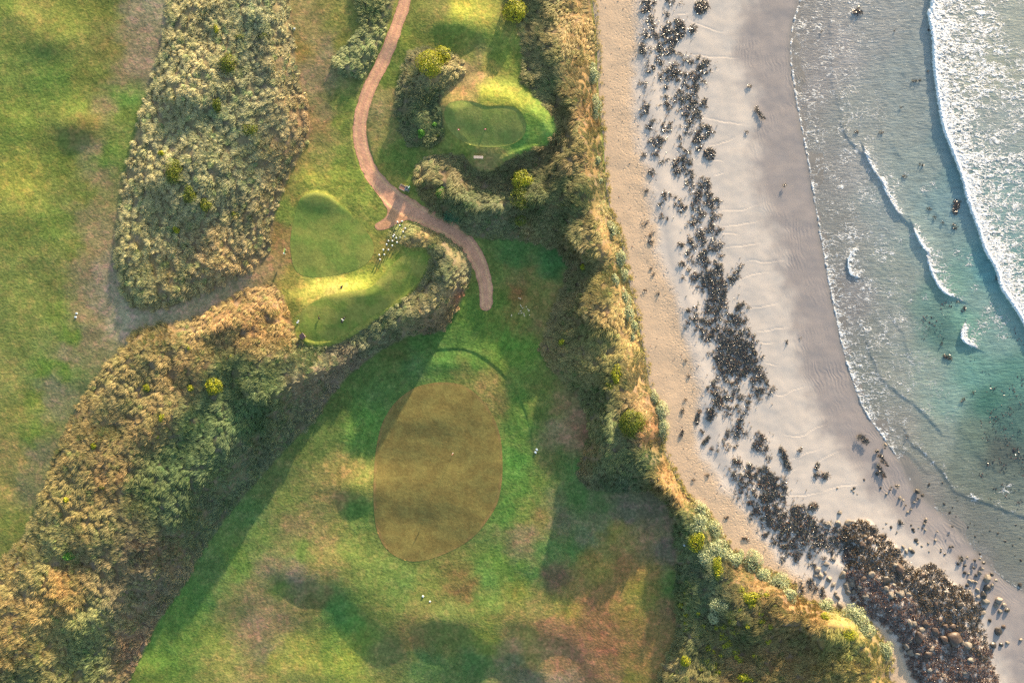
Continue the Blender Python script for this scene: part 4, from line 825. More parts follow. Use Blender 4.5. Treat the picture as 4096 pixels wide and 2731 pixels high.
for a in [
 (2062, 55, 50, 50, 1.9, 'y', 'round yellow green shrub on the turf edge at the very top of the coastal dune'),
 (1718, 262, 52, 58, 1.9, 'y', 'larger lower dome of the twin shrubs beside the small tee'),
 (1772, 225, 42, 42, 1.8, 'y', 'upper right dome of the twin shrubs beside the small tee'),
 (1685, 537, 17, 22, .9, 'l', 'bright shrub low on the grass mound west of the small tee'),
 (1740, 504, 16, 12, .8, 'l', 'small shrub higher on the grass mound west of the small tee'),
 (1752, 545, 8, 9, .5, 'g', 'tiny shrub at the right foot of the grass mound west of the small tee'),
 (868, 120, 15, 20, 1.0, 'y', 'lone yellow shrub near the top of the large upper dune'),
 (918, 258, 36, 40, 1.3, 'g', 'dark green shrub in the upper middle of the large upper dune'),
 (872, 432, 20, 34, 1.1, 'g', 'narrow dark shrub in the middle of the large upper dune'),
 (960, 152, 24, 12, .7, 'g', 'low flat shrub just right of the lone yellow shrub'),
 (1060, 145, 20, 16, .7, 'g', 'faint low shrub near the right edge of the large upper dune'),
 (653, 615, 20, 14, .9, 'y', 'yellow green shrub just above the dark thicket on the upper dune'),
 (700, 690, 44, 48, 1.5, 'g', 'largest dark thicket at the left side of the upper dune'),
 (765, 780, 34, 40, 1.1, 'g', 'dark shrub trailing below the largest thicket of the upper dune'),
 (825, 825, 28, 28, 1.0, 'g', 'dark shrub lowest in the chain under the largest thicket'),
 (708, 922, 18, 18, .9, 'y', 'small olive shrub alone in the lower part of the upper dune'),
 (940, 865, 18, 20, .7, 'g', 'dull green shrub low on the right side of the upper dune'),
 (1000, 520, 34, 30, .9, 'g', 'spreading dull shrub on the right side of the upper dune'),
 (590, 1552, 22, 20, .9, 'y', 'yellow shrub left of the others on the golden part of the diagonal dune'),
 (762, 1552, 16, 15, .8, 'y', 'small yellow shrub between two others on the diagonal dune'),
 (856, 1548, 34, 42, 1.1, 'y', 'largest yellow shrub on the crest of the diagonal dune'),
 (653, 1668, 15, 20, .9, 'y', 'pale green shrub below the yellow row on the diagonal dune'),
 (377, 1783, 15, 15, .7, 'y', 'yellow shrub near the left edge of the diagonal dune'),
 (411, 1942, 17, 18, .8, 'y', 'yellow shrub among bare sand on the diagonal dune'),
 (270, 1995, 15, 16, .8, 'y', 'green shrub in the lower left of the diagonal dune'),
 (930, 1425, 13, 13, .6, 'y', 'small bright shrub near the bare patch on the diagonal dune'),
 (757, 1391, 10, 12, .5, 'y', 'tiny bright shrub high on the diagonal dune'),
 (967, 1377, 9, 10, .5, 'y', 'tiny yellow shrub right of the high tiny one on the diagonal dune'),
 (630, 1747, 8, 9, .4, 'y', 'tiniest shrub below the pale green one on the diagonal dune'),
 (280, 2222, 32, 22, .8, 'l', 'dark green patch shrub in the lower left dune'),
 (2088, 725, 50, 40, 1.4, 'y', 'wide shrub with yellow top in the dark hollow south of the small tee'),
 (2085, 790, 50, 50, .9, 'g', 'dark shrub just below the wide yellow topped one'),
 (2092, 880, 34, 36, .7, 'g', 'lowest dark shrub in the hollow south of the small tee'),
 (2328, 1071, 16, 16, .9, 'y', 'small yellow shrub right of the shaded turf hollow'),
 (2245, 1370, 18, 20, 1.0, 'y', 'yellow shrub on the inland edge of the coastal dune'),
 (2470, 1500, 24, 42, 1.0, 'y', 'ragged yellow shrub on the dune crest above the white bird'),
 (2445, 1545, 26, 20, .8, 'g', 'dull green shrub hugging the ragged yellow one'),
 (2528, 1690, 60, 74, 1.8, 'g', 'biggest round olive shrub on the coastal dune'),
 (1768, 773, 28, 24, .9, 'l', 'bright green shrub in the grass above the red path bend'),
 (1812, 868, 44, 34, 1.0, 't', 'blue green shrub against the right edge of the red path'),
 (2786, 2158, 36, 44, 1.5, 'y', 'yellow green dome among the silver shrubs above the beach corner'),
 (2868, 2270, 24, 46, 1.1, 'y', 'tall yellow shrub inside the silver thicket'),
 (3002, 2388, 44, 26, .9, 'y', 'flat yellow green shrub on the seaward dune crest'),
 (2744, 2640, 24, 24, 1.1, 'y', 'round yellow green shrub at the bottom edge of the coastal dune'),
 (2980, 2708, 34, 20, .9, 'y', 'low yellow green shrub cut by the bottom frame edge'),
 (3352, 2630, 10, 13, .5, 'y', 'tiny bright shrub in the golden grass at the bottom'),
 (3395, 2535, 36, 34, .7, 'y', 'bright yellow creeper below the big silver shrub'),
 (3300, 2470, 26, 22, .7, 'y', 'bright yellow creeper on the dune lip left of the big silver shrub'),
]:
    shrub(*a, group=YG, name='dune_shrub')
for a in [
 (2366, 305, 30, 40, .9, 's', 'highest silver shrub on the beach edge, level with the twin domes'),
 (2378, 432, 24, 48, .9, 's', 'tall narrow silver shrub right of the small tee'),
 (2372, 270, 18, 16, .6, 's', 'small silver shrub touching the highest one'),
 (2391, 642, 15, 17, .6, 's', 'tiny silver shrub on the dune lip beside dark grass'),
 (2400, 725, 12, 14, .5, 's', 'tiny silver shrub alone on the dune lip'),
 (2443, 922, 28, 34, .9, 's', 'round silver shrub at the start of the bend in the beach edge'),
 (2477, 1032, 27, 36, .9, 's', 'top shrub of the long silver row on the beach edge'),
 (2492, 1100, 20, 26, .8, 's', 'right hand shrub in the middle of the long silver row'),
 (2459, 1118, 17, 30, .8, 's', 'left hand shrub in the middle of the long silver row'),
 (2496, 1190, 28, 38, .9, 's', 'silver shrub below the gap in the long row'),
 (2508, 1252, 26, 34, .9, 's', 'long silver shrub near the foot of the row'),
 (2533, 1300, 20, 26, .8, 's', 'last full shrub at the foot of the silver row'),
 (2528, 1345, 12, 22, .6, 's', 'thin silver shrub trailing after the row'),
 (2612, 1585, 20, 26, .7, 's', 'small silver shrub above the biggest olive dome'),
 (2638, 1640, 30, 34, .9, 's', 'silver shrub beside the biggest olive dome'),
 (2648, 1705, 26, 44, .9, 's', 'lower silver shrub beside the biggest olive dome'),
 (2800, 2045, 34, 44, 1.1, 's', 'silver shrub at the top of the thicket on the beach corner'),
 (2790, 2095, 40, 34, 1.0, 's', 'wide silver shrub above the yellow green dome'),
 (2850, 2120, 40, 50, 1.1, 's', 'silver shrub right of the yellow green dome'),
 (2862, 2195, 44, 44, 1.0, 's', 'grey green shrub in the middle of the silver thicket'),
 (2915, 2235, 44, 38, 1.0, 's', 'silver shrub on the beach side of the thicket'),
 (2820, 2240, 36, 40, .9, 's', 'grey shrub left in the silver thicket'),
 (3010, 2250, 36, 50, 1.1, 's', 'large silver shrub bulging onto the beach'),
 (3050, 2300, 34, 34, .9, 's', 'lower half of the silver pair bulging onto the beach'),
 (2960, 2215, 16, 22, .9, 's', 'dark silver shrub standing at the footprints'),
 (3110, 2340, 42, 50, .9, 's', 'silver shrub left of the brown weed patches'),
 (3155, 2385, 36, 28, .8, 's', 'silver shrub under the brown weed patches'),
 (3300, 2425, 34, 32, .8, 's', 'small silver shrub left of the biggest silver one'),
 (3412, 2465, 46, 44, 1.2, 's', 'upper part of the biggest silver shrub beside the reef'),
 (3452, 2515, 42, 48, 1.2, 's', 'lower part of the biggest silver shrub beside the reef'),
 (3540, 2600, 30, 42, .9, 's', 'silver shrub below the biggest one near the frame bottom'),
 (2875, 2420, 36, 28, .7, 's', 'pale silver patch in the dark scrub'),
 (2855, 2460, 22, 30, .8, 's', 'palest silver shrub standing in the dark scrub'),
]:
    shrub(a[0], a[1], a[2] * 1.15, a[3] * 1.15, *a[4:], group=SG, name='silver_shrub', leaf=.17)
# yellow leaved scrub scattered through the dark ground of the lower dune
scr = [(2740,2365,14),(2728,2420,16),(2742,2455,14),(2745,2510,15),(2742,2490,12),(2790,2450,10),(2780,2540,14),(2830,2590,16),(2850,2605,12),(2890,2545,22),(2910,2570,18),(2890,2500,20),(2920,2480,16),(2960,2440,14),(2965,2360,20),(2980,2380,16),(2990,2400,14),(2940,2520,18),(2830,2640,22),(2850,2660,20),(2870,2680,14),(2880,2620,12),(3010,2420,20),(3040,2455,14),(3045,2480,18),(3060,2380,16),(2940,2600,18),(2900,2580,14),(2960,2640,14),(2990,2500,12),(3080,2500,14),(3070,2560,12),(2810,2500,12),(2865,2510,14),(2915,2450,14),(2800,2670,14),(3020,2620,14),(2945,2625,12)]
for i, (a, b, r_) in enumerate(scr):
    shrub(a, b, r_ * 1.15, r_, .55, 'y', 'small yellow leaved bush among the dark scrub of the lower dune', group='small yellow bushes in the dark scrub', name='yellow_bush', dens=26)
# ------------------------------------------------------------------ kelp thrown up on the sand
def kelp_mat():
    m, nt, b = new_mat('kelp'); lk(nt, attr(nt, 'tint'), b.inputs['Base Color'])
    b.inputs['Roughness'].default_value = .26; b.inputs['Specular IOR Level'].default_value = .85
    return m
M_KELP = kelp_mat()
KC = [lin(c) for c in ((56, 54, 42), (40, 42, 40), (70, 62, 40), (92, 68, 40), (34, 38, 40), (112, 78, 50), (66, 66, 60), (50, 52, 52), (104, 100, 76))]
def strands(cu, cv, cr, per_m2, pile, r, lmin=.4, lmax=1.1, wid=(.06, .13), pal=None, heading=None, zf=ground_h, bright=1.0, nseg=6, squash=1.0):
    cu, cv, cr = map(np.asarray, (cu, cv, cr))
    area = math.pi * (cr * S) ** 2 * squash; cnt = np.maximum(3, (area * per_m2).astype(int))
    N = cnt.sum(); ci = np.repeat(np.arange(len(cu)), cnt)
    a = r.uniform(0, 2 * np.pi, N); q = np.sqrt(r.random(N))
    u = cu[ci] + np.cos(a) * q * cr[ci] * .95; v = cv[ci] + np.sin(a) * q * cr[ci] * .95 * squash
    z0 = zf(u, v); P = W3(u, v, z0)
    prof = (1 - q ** 2) * np.minimum(pile, cr[ci] * S * .45)
    hz = prof * r.random(N) ** .6 + .02
    th = r.uniform(0, 2 * np.pi, N) if heading is None else heading + r.normal(0, .6, N)
    th = th + 1.2 * pn(u / 18, v / 18, 501)
    cur = r.normal(0, 1.8, N); L = r.uniform(lmin, lmax, N) * np.clip(cr[ci] / 14, .45, 1); W_ = r.uniform(*wid, N)
    tw = r.normal(0, .8, N); V_ = []
    x = P[:, 0].copy(); y = P[:, 1].copy()
    arch = r.uniform(.0, .14, N)
    for i in range(nseg + 1):
        t = i / nseg
        z = P[:, 2] + hz + arch * math.sin(math.pi * t) + .03 * r.normal(0, 1, N)
        roll = tw * (t * 2 - 1) + .3
        sx = -np.sin(th) * np.cos(roll); sy = np.cos(th) * np.cos(roll); sz = np.sin(roll)
        w = W_ * (math.sin(math.pi * min(.97, .12 + t * .85)) ** .6) * .5
        c = np.stack([x, y, z], 1); s = np.stack([sx, sy, sz], 1) * w[:, None]
        V_ += [c - s, c + s]
        x = x + np.cos(th) * L / nseg; y = y + np.sin(th) * L / nseg; th = th + cur / nseg * 1.6
    V_ = np.stack(V_, 1).reshape(-1, 3); k = 2 * (nseg + 1)
    base = np.arange(N)[:, None] * k
    Q = np.concatenate([base + np.array([2 * i, 2 * i + 1, 2 * i + 3, 2 * i + 2]) for i in range(nseg)])
    pal = np.array(pal if pal is not None else KC)
    c = pal[r.integers(0, len(pal), N)] * r.uniform(.5, 1.25, (N, 1)) * bright
    return V_, Q, np.repeat(c, k, 0)
KEL = """2588,27,26 2596,12,20 2665,54,13 2680,8,16 2726,11,7 2596,80,18 2611,103,14 2699,122,40 2665,126,22 2726,126,22 2626,145,15 2577,142,18 2665,191,36 2691,168,20 2699,207,9 2580,199,20 2600,226,10 2615,191,9 2730,233,14 2745,245,14 2768,260,12 2600,272,20 2630,245,12 2649,264,14 2695,272,20 2680,295,24 2653,302,18 2714,306,18 2745,302,18 2802,256,24 2825,249,14 2825,283,18 2791,302,24 2806,318,20 2737,337,10 2776,341,24 2768,367,24 2569,341,14 2603,344,6 2668,348,8 2718,379,18 2737,386,18 2668,392,12 2691,402,9 2642,421,6 2668,429,16 2665,455,10 2714,438,8 2749,413,26 2783,402,18 2814,413,18 2802,440,13 2573,402,6 2583,412,7 2592,421,8 2569,444,16 2596,463,9 2753,467,22 2783,459,22 2607,494,14 2596,521,11 2668,509,18 2645,525,9 2691,502,10 2749,502,16 2776,498,12 2730,517,9 2814,528,28 2791,547,22 2837,524,11 2795,578,20 2749,540,11 2718,559,10 2649,547,22 2603,570,16 2726,582,12 2634,586,16
2737,615,20 2615,612,12 2580,615,6 2730,661,30 2749,638,16 2691,657,14 2760,696,16 2642,642,12 2668,638,10 2611,686,14 2694,694,7 2760,730,18 2814,734,22 2821,765,26 2829,795,24 2856,814,22 2791,784,16 2783,818,20 2768,768,10 2665,780,14 2691,791,12 2714,814,14 2733,833,18 2642,810,10 2798,868,24 2764,891,18 2860,868,18 2657,868,12 2588,768,7 2584,887,9 2844,906,24 2798,929,22 2768,956,16 2867,921,14 2814,952,16 2856,956,12 2867,983,24 2818,998,18 2783,990,14 2753,1009,12 2768,1040,12 2814,1025,22 2814,1048,18 2883,1021,14 2844,1052,14 2867,1071,24 2745,1109,10 2768,1120,14 2791,1098,14 2825,1098,22 2860,1117,28 2825,1124,24 2837,1151,28 2875,1151,28 2802,1147,10 2883,1182,24 2844,1182,22 2600,941,9 2603,967,9 2634,1052,8 2932,1104,18 2948,1080,9 2960,1063,5 2910,1130,16
2872,1219,38 2834,1231,22 2761,1238,12 2788,1234,14 2968,1231,18 2983,1223,10 2945,1234,10 2788,1265,22 2754,1292,22 2826,1273,26 2864,1269,24 2861,1299,26 2918,1276,20 2945,1276,20 2968,1284,16 2914,1303,16 2956,1303,14 2803,1322,20 2826,1341,24 2864,1345,26 2906,1341,28 2945,1334,24 2987,1334,20 3006,1357,20 2929,1372,43 2968,1380,28 3010,1380,14 2884,1384,18 2891,1391,24 2937,1414,48 2987,1418,38 3025,1433,26 2853,1418,15 2834,1426,7 2883,1437,22 2914,1460,38 2968,1460,38 3014,1464,28 2868,1472,14 2899,1491,24 2949,1491,22 2998,1487,22 3037,1491,22 3063,1495,12 2891,1518,22 2864,1537,16 2857,1567,20 2914,1529,16 2953,1529,16 3022,1521,18 3052,1525,16 3071,1556,22 3041,1575,20 3018,1563,16 2937,1552,16 2884,1583,24 2918,1590,18 2960,1579,14 2991,1598,14 2995,1621,12 2868,1613,22 2864,1640,20 2907,1629,16 2953,1632,14 2914,1655,12 2976,1652,6 2918,1678,10 2960,1694,20 2945,1717,18 2968,1732,16 2945,1743,12 2899,1724,10 2914,1743,8 2891,1763,7 2911,1789,12 2945,1778,9 3037,1743,16 3056,1755,16 3029,1782,16 3052,1790,12
3033,1785,14 2940,1852,18 2953,1842,12 2928,1881,10 3068,1833,12 2995,1871,18 2937,1903,14 2979,1903,18 3010,1893,20 2972,1929,18 2998,1932,14 3036,1878,14 3030,1909,18 3065,1893,24 3074,1929,34 3112,1925,22 3132,1913,12 3135,1941,16 3042,1941,16 3007,1957,12 2953,1970,14 3087,1960,24 3119,1967,20 3138,1983,14 3004,1980,14 2979,2002,10 3001,2002,16 3030,1996,16 3055,1986,20 3074,1999,22 3103,1996,22 3068,2018,20 3144,2011,10 3023,2031,16 3087,2043,24 3023,2053,16 3061,2056,26 3100,2066,34 3135,2053,20 3167,2037,16 3186,2024,10 3211,2043,24 3176,2069,28 3211,2075,30 3256,2085,22 3288,2091,12 3023,2088,8 3071,2101,20 3061,2129,14 3097,2114,20 3138,2101,28 3176,2107,30 3218,2110,34 3253,2117,28 3288,2114,14 3106,2161,20 3132,2145,20 3167,2142,24 3208,2145,28 3253,2145,26 3285,2158,22 3135,2177,22 3170,2180,24 3211,2177,22 3246,2180,18 3144,2206,18 3176,2209,20 3195,2228,16 3240,2225,16 3272,2196,16 3128,2241,10 3320,2140,24 3330,2110,20 3350,2180,26 3380,2150,24 3400,2200,24 3350,2130,20 3330,2220,16 3390,2240,18 3300,2230,12 3250,2260,10 3300,2170,20
3192,2330,12 3195,2352,12 3200,2370,10 3245,2325,14 3255,2345,18 3278,2358,16 3300,2372,14"""
K3 = pts3(KEL)
# break the heaps up: each heap becomes several smaller knots
kr = np.random.default_rng(77)
cu, cv, cr = [], [], []
for a, b, r_ in K3:
    n = max(3, int((r_ / 3.6) ** 2 * .9))
    an = kr.uniform(0, 6.28, n); q = np.sqrt(kr.random(n)) * (r_ + 3); U_ = a + np.cos(an) * q; V_ = b + np.sin(an) * q
    ok = fbm(U_, V_, 17, 3, 611, .65) > (-.22 if r_ > 26 else -.06)
    cu.append(U_[ok]); cv.append(V_[ok]); cr.append(kr.uniform(3.5, 6.5, ok.sum()))
cu, cv, cr = map(np.concatenate, (cu, cv, cr))
Vk, Qk, Ck = strands(cu, cv, cr, 44, .22, kr, .5, 1.5, (.045, .12))
link('kelp_wrack', np_mesh('kelp_wrack', Vk, quads=Qk, attrs={'tint': Ck}, smooth=False, mat=M_KELP), label='dark tangled kelp heaped in a long band down the pale beach', kind='stuff')
# loose strands lying flat around the heaps
n = 900; j = kr.integers(0, len(K3), n); lu = K3[j, 0] + kr.normal(0, 1, n) * (K3[j, 2] + 10); lv = K3[j, 1] + kr.normal(0, 1, n) * (K3[j, 2] + 10)
V2, Q2, C2 = strands(lu, lv, np.full(n, 3.0), 20, .02, kr, .25, .7, (.04, .08))
link('kelp_scraps', np_mesh('kelp_scraps', V2, quads=Q2, attrs={'tint': C2}, smooth=False, mat=M_KELP), label='loose scraps of kelp strewn over the pale sand', kind='stuff')
# weed carpet over the reef; the bare boulders stand clear of it
BR = """3371,2301,17,d,a;3387,2341,16,d,a;3410,2337,16,d,a;3393,2370,14,d,a;3418,2363,11,d,a;3438,2346,11,d,a;3458,2383,14,d,a;3425,2312,8,d,a;3451,2314,13,b,a;3487,2299,16,d,a;3509,2317,9,d,a;3541,2321,20,w,a;3567,2317,13,w,a;3576,2341,10,d,a;3545,2355,13,d,a;3562,2380,16,d,a;3583,2366,10,d,a;3605,2374,18,d,a;3634,2376,14,d,a;3494,2327,7,d,a;3441,2366,6,p,a;3400,2316,10,d,a;3415,2322,9,d,a;3620,2363,9,d,a
3333,2339,10,p,p;3271,2281,14,p,p;3284,2303,14,p,p;3318,2316,13,p,p;3362,2422,13,d,p;3347,2384,11,d,p;3342,2372,9,d,p;3333,2236,10,p,p;3305,2255,11,p,p;3355,2392,8,d,p;3325,2402,9,p,p;3300,2290,8,p,p;3385,2275,9,p,p;3262,2300,9,p,p
3358,2051,9,d,t;3353,2093,12,d,t;3393,2091,14,d,t;3407,2086,7,p,t;3313,2098,14,d,t;3478,2160,15,b,t;3451,2178,14,b,t;3460,2148,10,d,t;3380,2110,9,b,t;3308,2125,8,p,t;3500,2140,9,b,t
3505,2515,9,d,l;3559,2524,11,d,l;3639,2491,12,d,c;3657,2491,12,d,c;3699,2493,18,b,c;3753,2455,10,b,c;3762,2477,12,b,c;3782,2504,14,b,c;3809,2506,14,b,c;3690,2518,14,d,c;3675,2549,20,b,c;3742,2522,20,b,c;3817,2558,36,b,c;3780,2560,20,b,c;3871,2580,16,d,c;3626,2580,14,d,l;3643,2607,16,d,l;3670,2616,11,d,c;3710,2611,18,b,c;3701,2634,14,b,c;3884,2638,14,d,c;3727,2595,12,d,c;3850,2575,12,d,c;3599,2274,20,b,a;3580,2262,12,d,a;3630,2320,12,b,a;3690,2300,12,b,a;3720,2330,10,w,c;3780,2370,10,w,c;3840,2420,14,w,c;3860,2690,12,d,c;3770,2700,10,d,c;3660,2690,12,b,l;3720,2680,12,p,c;3640,2560,9,d,l;3605,2600,9,p,l;3600,2540,8,p,l;3740,2415,12,b,c;3640,2440,10,b,c;3560,2440,9,b,l
3639,2196,9,d,r;3614,2187,8,d,r;3951,2314,15,d,r;3911,2361,10,p,r;3913,2386,10,p,r;3880,2323,8,p,r;3892,2325,7,d,r;3942,2406,15,d,r;3998,2401,16,p,r;3985,2420,10,d,r;4018,2419,10,p,r;3949,2352,14,w,r;3935,2379,14,w,r;4079,2337,11,w,r;3992,2522,16,w,r;3972,2578,14,w,r;4005,2578,9,w,r;3878,2370,10,d,r;3905,2330,7,p,r;3960,2480,8,w,r;4015,2505,10,b,r;4030,2570,8,d,r;4085,2558,7,d,r;3930,2450,12,d,r;4000,2445,10,d,r;4030,2440,9,w,r;3870,2340,9,w,r;3650,2205,10,w,r;3625,2205,9,p,r"""
BRP = np.array([[float(x) for x in q.split(',')[:3]] for q in BR.replace('\n', ';').split(';')])
RU, RV = tuft_points(F_REEF, 13, -2, .5, (3300, 4250, 2000, 2850))
bare_ = (((RU[:, None] - BRP[None, :, 0]) ** 2 + (RV[:, None] - BRP[None, :, 1]) ** 2) < (BRP[None, :, 2] * .7) ** 2).any(1)
RU, RV = RU[~bare_], RV[~bare_]
brown = [lin(c) for c in ((96, 70, 54), (80, 60, 46), (110, 78, 58), (66, 52, 42), (122, 88, 64))]
olive = [lin(c) for c in ((92, 72, 40), (62, 52, 36), (46, 42, 34), (108, 82, 42), (74, 62, 44))]
# the seaward edge is wet olive kelp, the landward side is dry red brown
side = (RU - 3650) * .55 - (RV - 2420) * .8 + 60 * pn(RU / 60, RV / 60, 9)
for nm, k, pal, lab in (('reef_weed', side <= 10, brown, 'dry red brown seaweed matted over the landward reef'), ('reef_kelp', side > 10, olive, 'wet olive kelp draped over the seaward reef edge')):
    keep = k & (kr.random(len(RU)) < .93)
    Vr, Qr, Cr = strands(RU[keep], RV[keep], np.full(keep.sum(), 10.0), 30, .16, kr, .35, .9, (.06, .13) if nm == 'reef_kelp' else (.05, .10), pal=pal)
    link(nm, np_mesh(nm, Vr, quads=Qr, attrs={'tint': Cr}, smooth=False, mat=M_KELP), label=lab, kind='stuff')
# single kelp plants that lie apart on the sand or float
def kelp_plant(u, v, ru, ang, label, group, dens=60, pile=.22, pal=None, elong=1.0, zf=ground_h, lift=0.0, name='kelp_plant', n=None, cat='kelp'):
    r = np.random.default_rng(int(u + v * 3)); c, s = math.cos(ang), math.sin(ang)
    m = max(1, int(round(elong)) * 2 - 1); uu, vv = [], []
    for i in range(m):
        t = 0 if m == 1 else (i / (m - 1) - .5) * 2 * ru * (elong - 1) / max(elong, 1) * 1.6
        uu.append(u + c * t + (0 if m == 1 else 1.5 * math.sin(i * 2))); vv.append(v + s * t)
    rad = ru / max(1.0, elong) * (1.15 if m > 1 else 1)
    V_, Q_, C_ = strands(np.array(uu), np.array(vv), np.full(m, rad), dens, pile, r, .3, .9, (.06, .12), pal=pal, heading=None if m == 1 else -ang, zf=zf)
    o0 = np.array(W3(np.array([u]), np.array([v]), zf(np.array([u]), np.array([v])))[0])
    V_ = V_ - o0 + np.array([0, 0, lift])
    return link(name, np_mesh(name, V_, quads=Q_, attrs={'tint': C_}, smooth=False, mat=M_KELP), label=label, cat=cat, group=group, loc=tuple(o0))
KG = 'kelp plants lying apart on the sand'
for a in [(2806, 30, 28, 0, 'ragged kelp plant alone near the top of the beach', 1), (2770, 117, 14, 1.2, 'small dark kelp plant right of the topmost heaps', 1), (2838, 616, 22, .2, 'round kelp plant with a blue shadow, right of the band', 1),
          (3036, 453, 22, .95, 'slug shaped kelp strip near the wash in the upper beach', 3), (2997, 346, 8, 1.5, 'small brown kelp knot high on the wet sand', 1), (2986, 531, 6, 1.3, 'tiny kelp dot on the wet sand', 1), (3139, 742, 7, 0, 'small knot with a drain mark close to the wash', 1),
          (3146, 1367, 8, 1.4, 'small upright kelp knot on the wet sand above the ripples', 2), (3200, 1355, 3, 0, 'speck of kelp beside the small upright knot', 1), (3450, 1755, 20, .6, 'hook shaped olive kelp by the ripple marks', 2), (3528, 1838, 22, .9, 'yellow olive kelp strip, upper of the two near the stones', 3), (3522, 1882, 22, 1.1, 'yellow olive kelp strip, lower of the two near the stones', 3),
          (3122, 1797, 10, .6, 'upper end of the curved kelp rope', 1), (3142, 1838, 30, 1.25, 'long curved kelp rope beside the lower heaps', 3), (3202, 1799, 9, 0, 'little starry kelp near the curved rope', 1), (3268, 1862, 14, 1.7, 'thin kelp tangle in the middle of the wet sand', 2), (3265, 1898, 11, .2, 'kelp tangle just below the thin one', 1), (3302, 1902, 14, .4, 'sparse kelp scraps right of the lower tangle', 1),
          (2838, 1655, 20, 1.5, 'pointed kelp plant with a long tail beside the dense heap', 2), (2728, 1056, 11, 1.5, 'square dark kelp knot alone left of the band', 1), (2755, 1078, 8, 1.4, 'small kelp right of the square knot', 1), (2722, 979, 13, .2, 'flat kelp pair left of the band', 2), (2807, 1724, 10, .8, 'kelp below the pointed plant', 2), (2822, 1762, 16, -.8, 'slanting kelp strip above the footprints', 2), (2848, 1795, 8, .9, 'first of two kelp knots on the sand rim', 1), (2870, 1801, 7, 1.4, 'second of two kelp knots on the sand rim', 1),
          (2830, 1548, 8, -.5, 'kelp with a ball shaped end left of the dense heap', 1), (2792, 1665, 22, 1.85, 'thin stick like kelp standing in the sand', 3), (3253, 2027, 17, 1.2, 'tall kelp pillar with shadow beside the reef heaps', 1), (3601, 2089, 10, .3, 'brown kelp knot on the wet sand above the reef', 1), (3843, 2238, 11, .3, 'red brown kelp knot between the stones and the wash', 1), (3490, 2120, 10, .3, 'kelp tuft at the reef tip', 1), (3352, 2160, 14, .4, 'kelp covered hump at the reef start', 1),
          (2613, 1098, 7, 0, 'kelp scrap on the dry sand by the footprints', 1), (2634, 1174, 7, 1, 'lone kelp scrap on the dry sand below the row', 1), (2580, 1163, 7, 0, 'kelp scrap close to the silver row', 1), (2603, 1075, 6, 0, 'upper kelp scrap on the dry sand', 1), (2742, 1441, 6, 0, 'kelp pair on the dry sand right of the dune bulge', 1), (2756, 1505, 7, 1.4, 'upright kelp scrap on the dry sand', 1), (2740, 1598, 6, 0, 'kelp scrap on the dry sand near the silver shrubs', 1), (2730, 1640, 10, 1.6, 'kelp streak on the dry sand beside the olive dome', 2), (2727, 1730, 12, 1.6, 'long kelp streak on the dry sand', 2), (3002, 2072, 6, 0, 'kelp at the scarp edge', 1), (2905, 2068, 9, -.2, 'curved stick of kelp on the trodden sand', 2), (2980, 2154, 12, .3, 'dark branch of kelp on the trodden sand', 2), (2775, 1920, 7, .3, 'small kelp on the sand below the dune', 1), (2829, 1902, 8, .7, 'small kelp branch on the trodden sand', 1)]:
    kelp_plant(*a[:5], KG, elong=a[5])
FG = 'kelp drifting in the shallow sea'
fz = lambda u, v: sea_h(u, v) - .02
for a in [(3430, 48, 16, 'drifting weed star at the top of the shallows', 1, 0), (3285, 128, 5, 'speck of weed in the wash at the top', 1, 0), (3578, 125, 5, 'small weed scrap left of the big breaker', 1, 0), (3712, 122, 6, 'weed scrap touching the big breaker at the top', 1, 0), (3712, 287, 6, 'weed scrap against the big breaker lower down', 1, 1.9), (3662, 325, 14, 'dark weed strip near the big breaker', 3, -.1), (3604, 432, 5, 'tiny weed mid shallows', 1, 0),
          (3424, 530, 9, 'weed curl left of the wave ridge', 2, -.4), (3522, 532, 9, 'weed curl right of the wave ridge', 2, .2), (3683, 660, 8, 'brown weed smudge below the ridge', 2, .2), (3616, 706, 8, 'weed by the inner wave foam', 1, 0), (3715, 836, 9, 'thin weed arc left of the big weed star', 2, .4), (3824, 825, 22, 'biggest drifting weed star near the breaker', 2, 1.8), (3770, 892, 6, 'weed dot below the thin arc', 1, 0), (3818, 908, 10, 'weed curl below the biggest star', 1, 0), (3735, 872, 7, 'weed comma left of the weed dot', 1, 1.2), (3786, 1427, 15, 'brown weed log in the teal water', 2, .4), (3828, 1205, 6, 'weed speck in the green pool', 1, 0), (3859, 1235, 8, 'weed smudge in the green pool', 1, 0), (3985, 1112, 6, 'weed speck near the lower breaker', 1, 1.5), (3766, 1373, 7, 'weed knot above the brown log', 1, 0), (3850, 1600, 10, 'thin weed strand in the lower teal water', 2, -.6), (3628, 1748, 6, 'weed dot inside the small wave', 1, 0), (3892, 1570, 6, 'weed fleck in the lower teal water', 1, 0)]:
    kelp_plant(a[0], a[1], a[2], a[5], a[3], FG, elong=a[4], zf=fz, lift=.05, dens=40, pile=.03, name='floating_weed', pal=[lin((62, 46, 34)), lin((84, 60, 44)), lin((48, 40, 34))], cat='seaweed')
